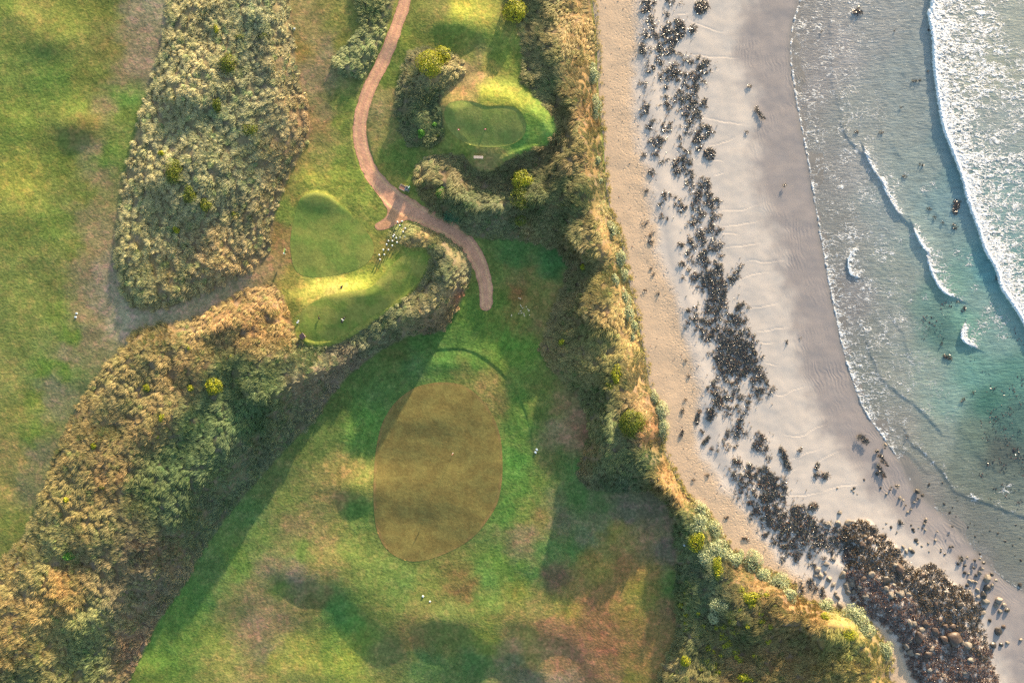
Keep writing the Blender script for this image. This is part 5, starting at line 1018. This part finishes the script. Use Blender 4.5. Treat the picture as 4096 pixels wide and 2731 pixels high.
# seaweed beds seen through the water
BEDS = pts3("""3720,1290,46 3760,1250,36 3760,1330,38 3700,1340,28 3800,1220,26 3860,1240,22 4060,1330,36 4090,1360,30 3980,1680,60 4040,1650,44 4080,1720,50 4000,1760,60 4060,1800,60 3950,1730,36 4090,1880,60 4010,1870,50 3940,1500,20 3970,1560,30 4050,1560,44 4090,1500,30 3960,1850,34 4050,1960,40 4080,2010,36 3980,1630,30 3890,1440,14 4000,1950,30 3930,1900,24 3960,1990,20 4090,1620,40""")
bu, bv, br = [], [], []
for a, b, r_ in BEDS:
    for i in range(int((r_ / 9) ** 2 * .55) + 2):
        an = kr.uniform(0, 6.28); q = abs(kr.normal(0, .55)) * r_
        bu.append(a + math.cos(an) * q); bv.append(b + math.sin(an) * q); br.append(kr.uniform(5, 13))
bz = lambda u, v: sea_h(u, v) - .15
Vb, Qb, Cb = strands(np.array(bu), np.array(bv), np.array(br), 10, .05, kr, .5, 1.1, (.10, .2), pal=[lin((70, 52, 42)), lin((88, 66, 52)), lin((50, 54, 46)), lin((60, 44, 36))], zf=bz)
link('weed_bed', np_mesh('weed_bed', Vb, quads=Qb, attrs={'tint': Cb}, smooth=False, mat=M_KELP), label='brown weed beds just under the teal water', kind='stuff')
# crumbs of weed and clods scattered on the dry sand
n = 2600; cu_ = kr.uniform(2380, 3500, n); cv_ = kr.uniform(-20, 2600, n); b1 = samp(B1, cu_, cv_); tt = samp(TOEF, cu_, cv_)
k = (tt > 14) & (b1 < 25) & (kr.random(n) < np.clip(.25 + .75 * np.exp(b1 / 70.), 0, 1)); cu_, cv_ = cu_[k], cv_[k]
def blobs(u, v, size, r, zf=ground_h, flat=.6):
    tv = np.array([[1, 0, 0], [-.5, .87, 0], [-.5, -.87, 0], [0, 0, 1], [.3, .3, .6]]); N = len(u)
    P = W3(u, v, zf(u, v)); a = r.uniform(0, 6.28, N); s = size
    V_ = np.repeat(tv[None, :4], N, 0) + r.normal(0, .25, (N, 4, 3)); ca, sa = np.cos(a)[:, None], np.sin(a)[:, None]
    X = (V_[..., 0] * ca - V_[..., 1] * sa) * s[:, None]; Y = (V_[..., 0] * sa + V_[..., 1] * ca) * s[:, None] * r.uniform(.4, 1, N)[:, None]; Z = V_[..., 2] * s[:, None] * flat
    V_ = np.stack([X, Y, Z], -1) + P[:, None]; T = (np.arange(N)[:, None] * 4)[:, None] + np.array([[0, 1, 3], [1, 2, 3], [2, 0, 3]])[None]
    return V_.reshape(-1, 3), T.reshape(-1, 3)
Vc, Tc = blobs(cu_, cv_, kr.uniform(.06, .17, len(cu_)), kr)
cc = np.repeat(np.array([lin((110, 84, 64)), lin((176, 150, 124)), lin((150, 100, 70)), lin((190, 165, 140))])[kr.integers(0, 4, len(cu_))], 4, 0)
m_, nt_, b_ = new_mat('sand_crumbs'); lk(nt_, attr(nt_, 'tint'), b_.inputs['Base Color']); b_.inputs['Roughness'].default_value = .85; M_CRUMB = m_
link('beach_debris', np_mesh('beach_debris', Vc, tris=Tc, attrs={'tint': cc * .8}, smooth=False, mat=M_CRUMB), label='crumbs of weed and sand clods scattered over the dry sand', kind='stuff')
# sparse tussocks and their blown sand at the foot of the dune
n = 420; t = kr.integers(0, len(TOE) - 1, n); f = kr.random(n); tu = TOE[t, 0] * (1 - f) + TOE[t + 1, 0] * f + kr.uniform(-2, 17, n); tv_ = TOE[t, 1] * (1 - f) + TOE[t + 1, 1] * f
k = (tv_ > -30) & (tv_ < 2760); tu, tv_ = tu[k], tv_[k]
Vt, Qt, Tt, ct = make_blades(tu, tv_, 20, np.full(len(tu), .5), np.full(len(tu), .2), np.tile([.05, 0], (len(tu), 1)), np.tile(lin((196, 176, 110)) * K_GRASS, (len(tu), 1)), np.full(len(tu), .05), r=kr)
link('sparse_grass', np_mesh('sparse_grass', Vt, quads=Qt, tris=Tt, attrs={'tint': ct}, smooth=False, mat=M_BLADE), label='thin straggling grass rooted in the sand at the dune foot', kind='stuff')

# ------------------------------------------------------------------ rocks
def rock_mat(name, a, b_, rough=.6):
    m, nt, b = new_mat(name); n = noise(nt, 3.5, 4, .65)
    lk(nt, mixc(nt, ramp(nt, n, .35, .65), lin(a), lin(b_)), b.inputs['Base Color']); b.inputs['Roughness'].default_value = rough
    lk(nt, bump(nt, b, n, .05, .9), b.inputs['Normal']); return m
M_ROCK = rock_mat('dark_boulder', (98, 90, 80), (134, 124, 110)); M_PALE = rock_mat('pale_stone', (108, 100, 92), (138, 128, 114)); M_WETR = rock_mat('wet_stone', (46, 44, 40), (74, 66, 56), .35); M_BR = rock_mat('weedy_boulder', (62, 50, 42), (88, 72, 60), .5)
import bmesh
def rock_mesh(seed, mat):
    bm = bmesh.new(); bmesh.ops.create_icosphere(bm, subdivisions=3, radius=1.0)
    r = random.Random(seed); ax = [(r.uniform(-1, 1), r.uniform(-1, 1), r.uniform(-.2, 1), r.uniform(.62, .9)) for _ in range(9)]
    for v in bm.verts:
        c = v.co
        for (x, y, z, d) in ax:       # planes cut flat facets
            l = math.sqrt(x * x + y * y + z * z); k = (c.x * x + c.y * y + c.z * z) / l
            if k > d: c.x -= (k - d) * x / l; c.y -= (k - d) * y / l; c.z -= (k - d) * z / l
        f = 1 + .07 * float(pn(np.array([c.x * 2.5 + seed]), np.array([c.y * 2.5 + c.z * 2]), 7)[0])
        c *= f
    me = bpy.data.meshes.new('rock'); bm.to_mesh(me); bm.free(); me.polygons.foreach_set('use_smooth', np.ones(len(me.polygons), bool)); me.materials.append(mat); return me
ROCKS = {k: [rock_mesh(s + i * 10, m) for s in range(4)] for i, (k, m) in enumerate((('d', M_ROCK), ('p', M_PALE), ('w', M_WETR), ('b', M_BR)))}
rr = random.Random(5)
def rock(u, v, r_, kind, label, group, asp=1.0, ang=None, h=.6, name='rock'):
    p = at(u, v, .10 * r_ * S if name == 'rock' else -.1 * r_ * S) if samp(WATF, np.array([u]), np.array([v]))[0] < 10 else tuple(W3(np.array([u]), np.array([v]), np.array([SEA_Z - .10]))[0])
    o = link(name, rr.choice(ROCKS[kind]), label, 'rock', group, loc=p)
    s = r_ * S; o.scale = (s * asp, s / asp ** .5, s * h); o.rotation_euler = (rr.uniform(-.2, .2), rr.uniform(-.2, .2), rr.uniform(0, 6.28) if ang is None else ang)
    return o
WH = {'a': 'in the stone row at the reef centre', 'c': 'in the lower right of the reef', 'l': 'in the lower left of the reef', 'r': 'on the sand right of the reef', 't': 'at the upper tip of the reef', 'p': 'in the pale sand left of the reef'}
ADJ = ['broad', 'angular', 'rounded', 'flat topped', 'blocky', 'long', 'squat', 'tilted', 'wedge shaped', 'smooth', 'knobbly', 'low', 'jagged', 'oval', 'slab like', 'lumpy', 'steep sided', 'cracked', 'domed', 'pitted', 'narrow', 'leaning']
COLN = {'d': 'grey', 'p': 'pale', 'w': 'dark wet', 'b': 'brown weedy'}

cnt = {}
for s in BR.replace('\n', ';').split(';'):
    a, b, r_, k, wh = s.split(','); a, b, r_ = float(a), float(b), float(r_)
    i = cnt.get((k, wh), 0); cnt[(k, wh)] = i + 1
    size = 'large' if r_ >= 15 else ('medium' if r_ >= 11 else 'small')
    ns = 'upper half' if b < {'a': 2335, 'c': 2540, 'l': 2550, 'r': 2400, 't': 2120, 'p': 2300}[wh] else 'lower half'
    lab = '%s %s %s rock %s, %s' % (size, ADJ[(i * 5 + int(r_)) % len(ADJ)], COLN[k], WH[wh], ns)
    rock(a, b, r_, k, lab, 'rocks of the reef', asp=rr.uniform(.95, 1.35) if r_ < 30 else 1.1)
SR = """3543,1779,7;3512,1804,7;3505,1806,5;3510,1895,8;3536,1900,5;3456,1918,6;3416,1951,7;3408,1958,6;3414,1965,6;3523,1951,5;3585,1942,5;3594,1943,5;3592,1950,5;3561,1958,4;3566,1948,4;3429,1976,4;3349,1953,5;3547,1974,5;3601,1991,7;3614,2000,5;3657,2009,5;3665,2002,4;3672,1994,5;3623,2020,4;3358,2049,8;3632,2047,5;3645,2038,5;3704,2076,6;3768,1929,7;3715,1938,9;3670,1965,11;3690,1980,8;3775,2014,8;3824,1989,6;3830,2001,6;3808,2029,6;3797,2049,8;3822,2065,7;3850,2052,5;3862,2070,5;3850,2085,6;3835,2085,5;3880,2090,6;3870,2105,7;3895,2100,6;3882,2082,4;3920,2060,5;3540,1792,4
3563,2107,7;3650,2116,8;3655,2125,6;3588,2127,5;3545,2093,5;3701,2118,5;3690,2112,4;3663,2160,10;3670,2172,7;3686,2183,6;3712,2174,6;3742,2160,6;3715,2205,5;3750,2125,4;3764,2205,5;3800,2187,5;3811,2186,5;3795,2140,3;3675,2110,4;3698,2095,7;3645,2100,5;3702,2085,6;3584,2135,3;3532,2112,4;3810,2105,5;3765,2195,4;3780,2215,5;3833,2255,6;3860,2262,6;3870,2230,6;3900,2240,7;3920,2235,6;3935,2250,7;3860,2290,8;3875,2295,6;3895,2270,6;3920,2290,9;3930,2275,7;3905,2300,6;3880,2350,5;3968,2298,8;3985,2320,7;3970,2340,7;3850,2240,5;3990,2130,7;4000,2150,5;4050,2180,7;4043,2165,5;4025,2110,5;4060,2100,8;4080,2150,6;3960,2120,6;3930,2140,5;4020,2165,8;3975,2185,6;4005,2205,4;3900,2145,8;3915,2165,6;4060,2220,6;4080,2240,8;3950,2205,5;3920,2215,5;4010,2235,4;3885,2165,5;3905,2120,5;3945,2105,5;4085,2110,6;4040,2070,5;3990,2075,6;3950,2050,4;4010,2030,5;3970,1990,4;4070,2060,6;3900,2030,5;3930,2000,4"""
for s in SR.replace('\n', ';').split(';'):
    a, b, r_ = [float(x) for x in s.split(',')]
    wet = samp(WATF, np.array([a]), np.array([b]))[0] > 0
    rock(a, b, r_, 'w' if wet or rr.random() < .5 else 'd', 'small dark stone lying in the shallow wash above the reef' if wet else 'small dark stone scattered on the wet sand above the reef', 'small stones in the wash' if wet else 'small stones on the wet sand', h=.5, asp=rr.uniform(.9, 1.2), name='stone')

# ------------------------------------------------------------------ course furniture
def smat(name, c, rough=.6, metal=0.0):
    m, nt, b = new_mat(name); n = noise(nt, 9, 3, .6)
    lk(nt, mixc(nt, 1.0, tuple(float(x) for x in lin(c)), mixc(nt, ramp(nt, n, .3, .7), (.82, .82, .82), (1.1, 1.1, 1.1)), 'MULTIPLY'), b.inputs['Base Color'])
    b.inputs['Roughness'].default_value = rough; b.inputs['Metallic'].default_value = metal; return m
M_WHITE = smat('white_paint', (225, 225, 222)); M_WOODG = smat('weathered_timber', (190, 172, 158)); M_WOODB = smat('brown_timber', (150, 105, 82)); M_DK = smat('dark_plastic', (40, 42, 44)); M_GREENP = smat('green_paint', (30, 120, 70)); M_BRN = smat('dark_brown_board', (98, 74, 66)); M_RED = smat('red_cloth', (235, 60, 55)); M_BLUE = smat('blue_white_slab', (205, 225, 235)); M_BARK = smat('pale_bark', (226, 200, 160)); M_YEL = smat('yellow_paint', (225, 215, 110)); M_BLK = smat('black_feather', (28, 28, 32)); M_GRYM = smat('grey_metal', (150, 155, 160), .4, .5)
def boxes(name, lst, mat, parent=None, bev=.006):
    """lst: (cx,cy,cz, sx,sy,sz[, rotz, rotx]) full sizes, joined in one mesh"""
    bm = bmesh.new()
    from mathutils import Matrix
    for b in lst:
        cx, cy, cz, sx, sy, sz = b[:6]; rz = b[6] if len(b) > 6 else 0; rx = b[7] if len(b) > 7 else 0
        M = Matrix.Translation((cx, cy, cz)) @ Matrix.Rotation(rz, 4, 'Z') @ Matrix.Rotation(rx, 4, 'X') @ Matrix.Diagonal((sx, sy, sz, 1))
        bmesh.ops.create_cube(bm, size=1, matrix=M)
    if bev: bmesh.ops.bevel(bm, geom=bm.edges[:], offset=bev, segments=1, affect='EDGES')
    me = bpy.data.meshes.new(name); bm.to_mesh(me); bm.free(); me.materials.append(mat)
    return link(name, me, parent=parent)
def lathe(name, prof, mat, parent=None, n=14, off=(0, 0, 0)):
    V_, Q_ = [], []
    for (r_, z) in prof:
        for i in range(n):
            a = 2 * math.pi * i / n; V_.append((off[0] + r_ * math.cos(a), off[1] + r_ * math.sin(a), off[2] + z))
    for j in range(len(prof) - 1):
        for i in range(n): Q_.append([j * n + i, j * n + (i + 1) % n, (j + 1) * n + (i + 1) % n, (j + 1) * n + i])
    return link(name, np_mesh(name, np.array(V_), quads=Q_, mat=mat), parent=parent)
def empty(name, u, v, rz, label, cat, group=None, dz=0.0):
    o = bpy.data.objects.new(name, None); COL.objects.link(o); o.location = at(u, v, dz); o.rotation_euler = (0, 0, rz); tag(o, label, cat, group); return o
# bench by the small tee
t = empty('park_bench', 1914, 632, -.03, 'weathered slatted bench south of the small tee', 'bench')
boxes('seat', [(0, y, .45, 1.6, .095, .035) for y in (-.17, -.055, .06, .175)], M_WOODG, t)
for x in (-.62, .62): boxes('leg', [(x, 0, .43, .09, .40, .03), (x, -.15, .2, .09, .08, .44), (x, .15, .2, .09, .08, .44), (x, 0, .2, .06, .24, .06)], M_WHITE, t)
# box with bin and green ball washer beside the path junction
A = math.atan2(-14, 26)
t = empty('sand_box', 1613, 754, A, 'open timber sand box with pale rim beside the red path', 'sand box')
boxes('side_panel', [(0, -.38, .40, 1.05, .04, .86)], M_WOODG, t); boxes('side_panel', [(0, .38, .40, 1.05, .04, .86)], M_WOODG, t); boxes('side_panel', [(-.50, 0, .40, .04, .72, .86)], M_WOODG, t); boxes('side_panel', [(.50, 0, .40, .04, .72, .86)], M_WOODG, t)
boxes('sand_fill', [(0, 0, .38, .94, .70, .80)], M_WOODB, t)
t = empty('litter_bin', 1630, 758, A, 'grey litter bin with a black mouth between the sand box and the green ball washer', 'bin')
boxes('bin_body', [(0, 0, .5, .5, .66, 1.06)], M_GRYM, t); boxes('bin_mouth', [(0, .02, 1.04, .32, .34, .04)], M_DK, t, .002)
t = empty('ball_washer', 1640, 757, A, 'green ball washer post with a white head at the path junction', 'ball washer')
lathe('post', [(.05, -.1), (.05, 1.0)], M_GREENP, t); boxes('washer_head', [(0, .05, 1.15, .22, .52, .34)], M_GREENP, t); boxes('label_plate', [(0, .05, 1.345, .12, .34, .03)], M_WHITE, t, .002); boxes('foot_rail', [(0, -.34, .06, .06, .5, .05)], M_WOODG, t)
# tee sign
t = empty('tee_sign', 1144, 1008, math.radians(90 - 9), 'green and white tee sign on two posts left of the large tee', 'sign')
boxes('sign_board', [(0, 0, .85, 1.0, .05, .52)], M_GREENP, t); boxes('sign_frame', [(0, 0, 1.125, 1.04, .09, .03)], M_YEL, t)
for x in (-.4, .4): boxes('post', [(x, .055, .42, .07, .05, 1.1)], M_WHITE, t)
boxes('yardage_plate', [(-.34, -.04, 1.15, .22, .16, .02)], M_WHITE, t, .002)
# dark board roofed box
t = empty('roofed_box', 1213, 1345, math.radians(-52), 'dark brown roofed box at the bottom corner of the curved tee', 'box')
boxes('cabinet', [(0, 0, .28, .72, .66, .62)], M_BRN, t); boxes('roof', [(0, -.01, .66, .92, .86, .05, 0, .12)], M_BRN, t); boxes('roof_edge', [(0, .43, .715, .92, .03, .05)], M_WOODG, t, .002)
t = empty('tee_fitting', 1193, 1286, .4, 'grey and white tap near the roofed box', 'fitting')  # unidentified object, built as a short post with plates
boxes('post', [(.2, .05, .2, .08, .08, .5)], M_GRYM, t); boxes('cap', [(.2, .05, .47, .22, .18, .05)], M_WHITE, t); boxes('base_plate', [(-.15, -.1, .08, .36, .24, .10)], M_WHITE, t); boxes('handle', [(.0, .0, .3, .5, .05, .04)], M_GRYM, t)
# flagstick
fl = empty('flagstick', 1812, 1811, 0, 'golf flagstick with small red flag on the brown putting green', 'flag')
lathe('pole', [(.022, -.02), (.02, 1.2), (.016, 2.5), (.0, 2.52)], M_WHITE, fl, 10)
fw = []; 
for i in range(9):
    for j in range(6):
        fw.append((.02 + .34 * i / 8 * math.cos(.9) + .05 * math.sin(i * 1.1), .03 + .30 * i / 8 * math.sin(.9) + .06 * math.sin(i * 1.3 + j * .4), 2.44 - .36 * j / 5 - .02 * i))
fq = [[i * 6 + j, (i + 1) * 6 + j, (i + 1) * 6 + j + 1, i * 6 + j + 1] for i in range(8) for j in range(5)]
link('flag_cloth', np_mesh('flag_cloth', np.array(fw), quads=fq, mat=M_RED), parent=fl)
lathe('cup', [(.0, .004), (.054, .004), (.054, -.05)], M_WHITE, fl, 12, (0, 0, .03))
# white posts either side of the steps
PW = [(1610, 886, 'topmost right'), (1592, 890, 'topmost left'), (1601, 903, 'third from the top'), (1623, 916, 'right side, in pale grass'), (1613, 929, 'bright, above the shade'), (1579, 940, 'upper left, against grass'), (1574, 948, 'with dark middle, upper left'), (1588, 954, 'leaning, centre top of the shade'), (1602, 952, 'right of the leaning centre post'), (1621, 948, 'far right by the orange grass'), (1555, 964, 'slim, left of the shade'), (1571, 965, 'centre of the shade'), (1589, 972, 'long, right edge of the shade'), (1548, 980, 'left row middle'), (1570, 984, 'right row middle'), (1535, 1001, 'left row lower'), (1555, 999, 'right row lower'), (1518, 1021, 'left row last but one'), (1538, 1019, 'right row last'), (1521, 1039, 'lowest, at the foot')]
p0 = None
for i, (a, b, s) in enumerate(PW):
    if p0 is None:
        p0 = empty('white_post', a, b, 0, 'white post by the steps, ' + s, 'post', 'white posts beside the steps of the large tee')
        pa = lathe('shaft', [(.11, -.15), (.11, .50)], M_WHITE, p0, 12); pb = lathe('cap', [(.125, .50), (.125, .54), (.08, .58), (.0, .585)], M_WHITE, p0, 12)
        o = p0
    else:
        o = p0.copy(); COL.objects.link(o); o['label'] = 'white post by the steps, ' + s; o.location = at(a, b)
        for c in (pa, pb):
            q = c.copy(); COL.objects.link(q); q.parent = o
    o.rotation_euler = (rr.uniform(-.12, .12), rr.uniform(-.12, .12), 0); o.scale = (1, 1, rr.uniform(.85, 1.1))
# slabs and markers let into the turf
def slab(u, v, w, l, rz, label, cat='marker', h=.10, mat=None, name='marker_slab', group=None):
    t = empty(name, u, v, rz, label, cat, group)
    boxes('base', [(0, 0, h * .3, w, l, h)], M_WHITE if mat is None else mat, t, .004); boxes('top_plate', [(0, 0, h * .8 + .012, w * .6, l * .6, .02)], M_BLUE, t, .002)
slab(2147, 1797, .42, .28, math.radians(-48), 'upper pale blue slab of the pair right of the putting green')
slab(2142, 1808, .42, .28, math.radians(-48), 'lower pale blue slab of the pair right of the putting green')
slab(307, 1253, .34, .26, .05, 'upper pale slab of the pair on the left fairway')
slab(303, 1268, .36, .28, .05, 'lower pale slab of the pair on the left fairway')
slab(1692, 2383, .34, .26, -.5, 'white marker block below the putting green', h=.22)
slab(1720, 2404, .26, .22, -.5, 'small grey marker right of the white one below the green')
slab(1178, 116, .30, .22, .3, 'white marker beside the right edge of the large upper dune', h=.2)
slab(2735, 2178, .30, .30, .8, 'white marker left of the yellow green dome', h=.5, name='marker_stub')
slab(2075, 947, .36, .18, -.3, 'pale turquoise scrap in the grass above the shaded hollow', cat='litter', name='plastic_scrap')
slab(1941, 518, .26, .14, .1, 'tiny reddish tee marker on the small tee', mat=M_RED, h=.12, name='tee_marker'); slab(1834, 520, .22, .2, .1, 'tiny red tee marker left on the small tee', mat=M_RED, h=.14, name='tee_marker')
# birds
def bird(u, v, rz, mats, label, open_=False, s=1.0):
    body, wing, beak = mats
    t = empty('seabird', u, v, rz, label, 'bird', None); t.scale = (s, s, s)
    prof = [(.0, -.24), (.05, -.20), (.085, -.08), (.095, .03), (.075, .12), (.045, .17), (.055, .22), (.045, .27), (.0, .30)]
    V_, Q_ = [], []; n = 10
    for (r_, x) in prof:
        for i in range(n):
            a = 2 * math.pi * i / n; V_.append((x, r_ * math.cos(a), .16 + r_ * .9 * math.sin(a) + (.07 if x > .15 else 0)))
    for j in range(len(prof) - 1):
        for i in range(n): Q_.append([j * n + i, j * n + (i + 1) % n, (j + 1) * n + (i + 1) % n, (j + 1) * n + i])
    link('body', np_mesh('bird_body', np.array(V_), quads=Q_, mat=body), parent=t)
    for sd in (-1, 1):
        w = .5 if open_ else .09
        me = np_mesh('wing', np.array([(.10, sd * .06, .22), (-.12, sd * .07, .21), (-.34, sd * (.05 + w * .9), .20 + (.1 if open_ else 0)), (.06, sd * (.06 + w), .21 + (.08 if open_ else -.03)), (.10, sd * .06, .20), (-.12, sd * .07, .19), (-.34, sd * (.05 + w * .9), .18 + (.1 if open_ else 0)), (.06, sd * (.06 + w), .19 + (.08 if open_ else -.03))]), quads=[[0, 1, 2, 3], [7, 6, 5, 4], [0, 3, 7, 4], [1, 0, 4, 5], [2, 1, 5, 6], [3, 2, 6, 7]], smooth=False, mat=wing)
        link('wing', me, parent=t)
        boxes('leg', [(.0, sd * .035, .05, .014, .014, .14)], beak, t, 0)
    boxes('beak', [(.33, 0, .235, .09, .022, .022)], beak, t, 0)
M_ORNG = smat('orange_bill', (230, 120, 50))
bird(1372, 1279, 2.6, (M_WHITE, M_BLK, M_ORNG), 'black and white seabird with spread wings on the curved tee', True, 1.0)
bird(1277, 1272, 1.8, (M_BLK, M_BLK, M_ORNG), 'small dark bird left of the spread winged one on the curved tee')
bird(1368, 1147, .9, (M_BLK, M_BLK, M_DK), 'dark bird on the bright bank between the two tees', False, 1.1)
bird(2455, 1561, .7, (M_WHITE, M_WHITE, M_ORNG), 'white bird resting on the coastal dune', False, 1.5)
# pale bark on the turf below the end of the path
for i, (a, b, l, rz) in enumerate([(2078, 1193, .5, -.4), (2083, 1222, .5, -1.1), (2090, 1232, .3, .2), (2112, 1238, .45, -1.0), (2116, 1243, .3, .3), (2082, 1244, .35, .4), (2086, 1252, .35, .5), (2096, 1257, .4, 1.5), (2098, 1264, .22, 0), (2118, 1260, .2, 0), (2046, 1262, .4, 1.2), (2075, 1254, .2, .2), (2105, 1227, .2, .9)]):
    t_ = boxes('bark_strip', [(0, 0, .04, l, .11, .06, 0, .3), (l * .3, .05, .06, l * .5, .09, .05, .5, 0)], M_BARK); t_.location = at(a, b); t_.rotation_euler = (0, 0, rz)
    tag(t_, 'pale strip of bark lying on the turf below the path end', 'bark', 'bark strips on the turf')
# ------------------------------------------------------------------ camera, sun, sky
cam = bpy.data.cameras.new('drone_camera'); co = bpy.data.objects.new('drone_camera', cam); COL.objects.link(co)
co.location = (0, 0, D); co.rotation_euler = (0, 0, 0); cam.lens = 24.0; cam.sensor_width = 36.0; cam.clip_end = 6000; cam.clip_start = 1
sc.camera = co
sun = bpy.data.lights.new('sun', 'SUN'); so = bpy.data.objects.new('sun', sun); COL.objects.link(so)
sun.energy = 5.0; sun.angle = math.radians(0.6); sun.color = (1.0, .80, .56)
so.rotation_euler = (math.pi / 2 - SUN_EL, 0, math.pi - SUN_AZ)
w = bpy.data.worlds.new('World'); sc.world = w; w.use_nodes = True
nt = w.node_tree; bg = nt.nodes['Background']
sk = nt.nodes.new('ShaderNodeTexSky'); sk.sky_type = 'NISHITA'; sk.sun_disc = False; sk.sun_elevation = SUN_EL; sk.sun_rotation = SUN_AZ
nt.links.new(sk.outputs[0], bg.inputs[0]); bg.inputs[1].default_value = .15
sc.view_settings.view_transform = 'Standard'; sc.view_settings.look = 'None'; sc.view_settings.gamma = 1; sc.view_settings.exposure = 1.62
sc.cycles.max_bounces = 6; sc.cycles.transparent_max_bounces = 12; sc.cycles.use_denoising = False
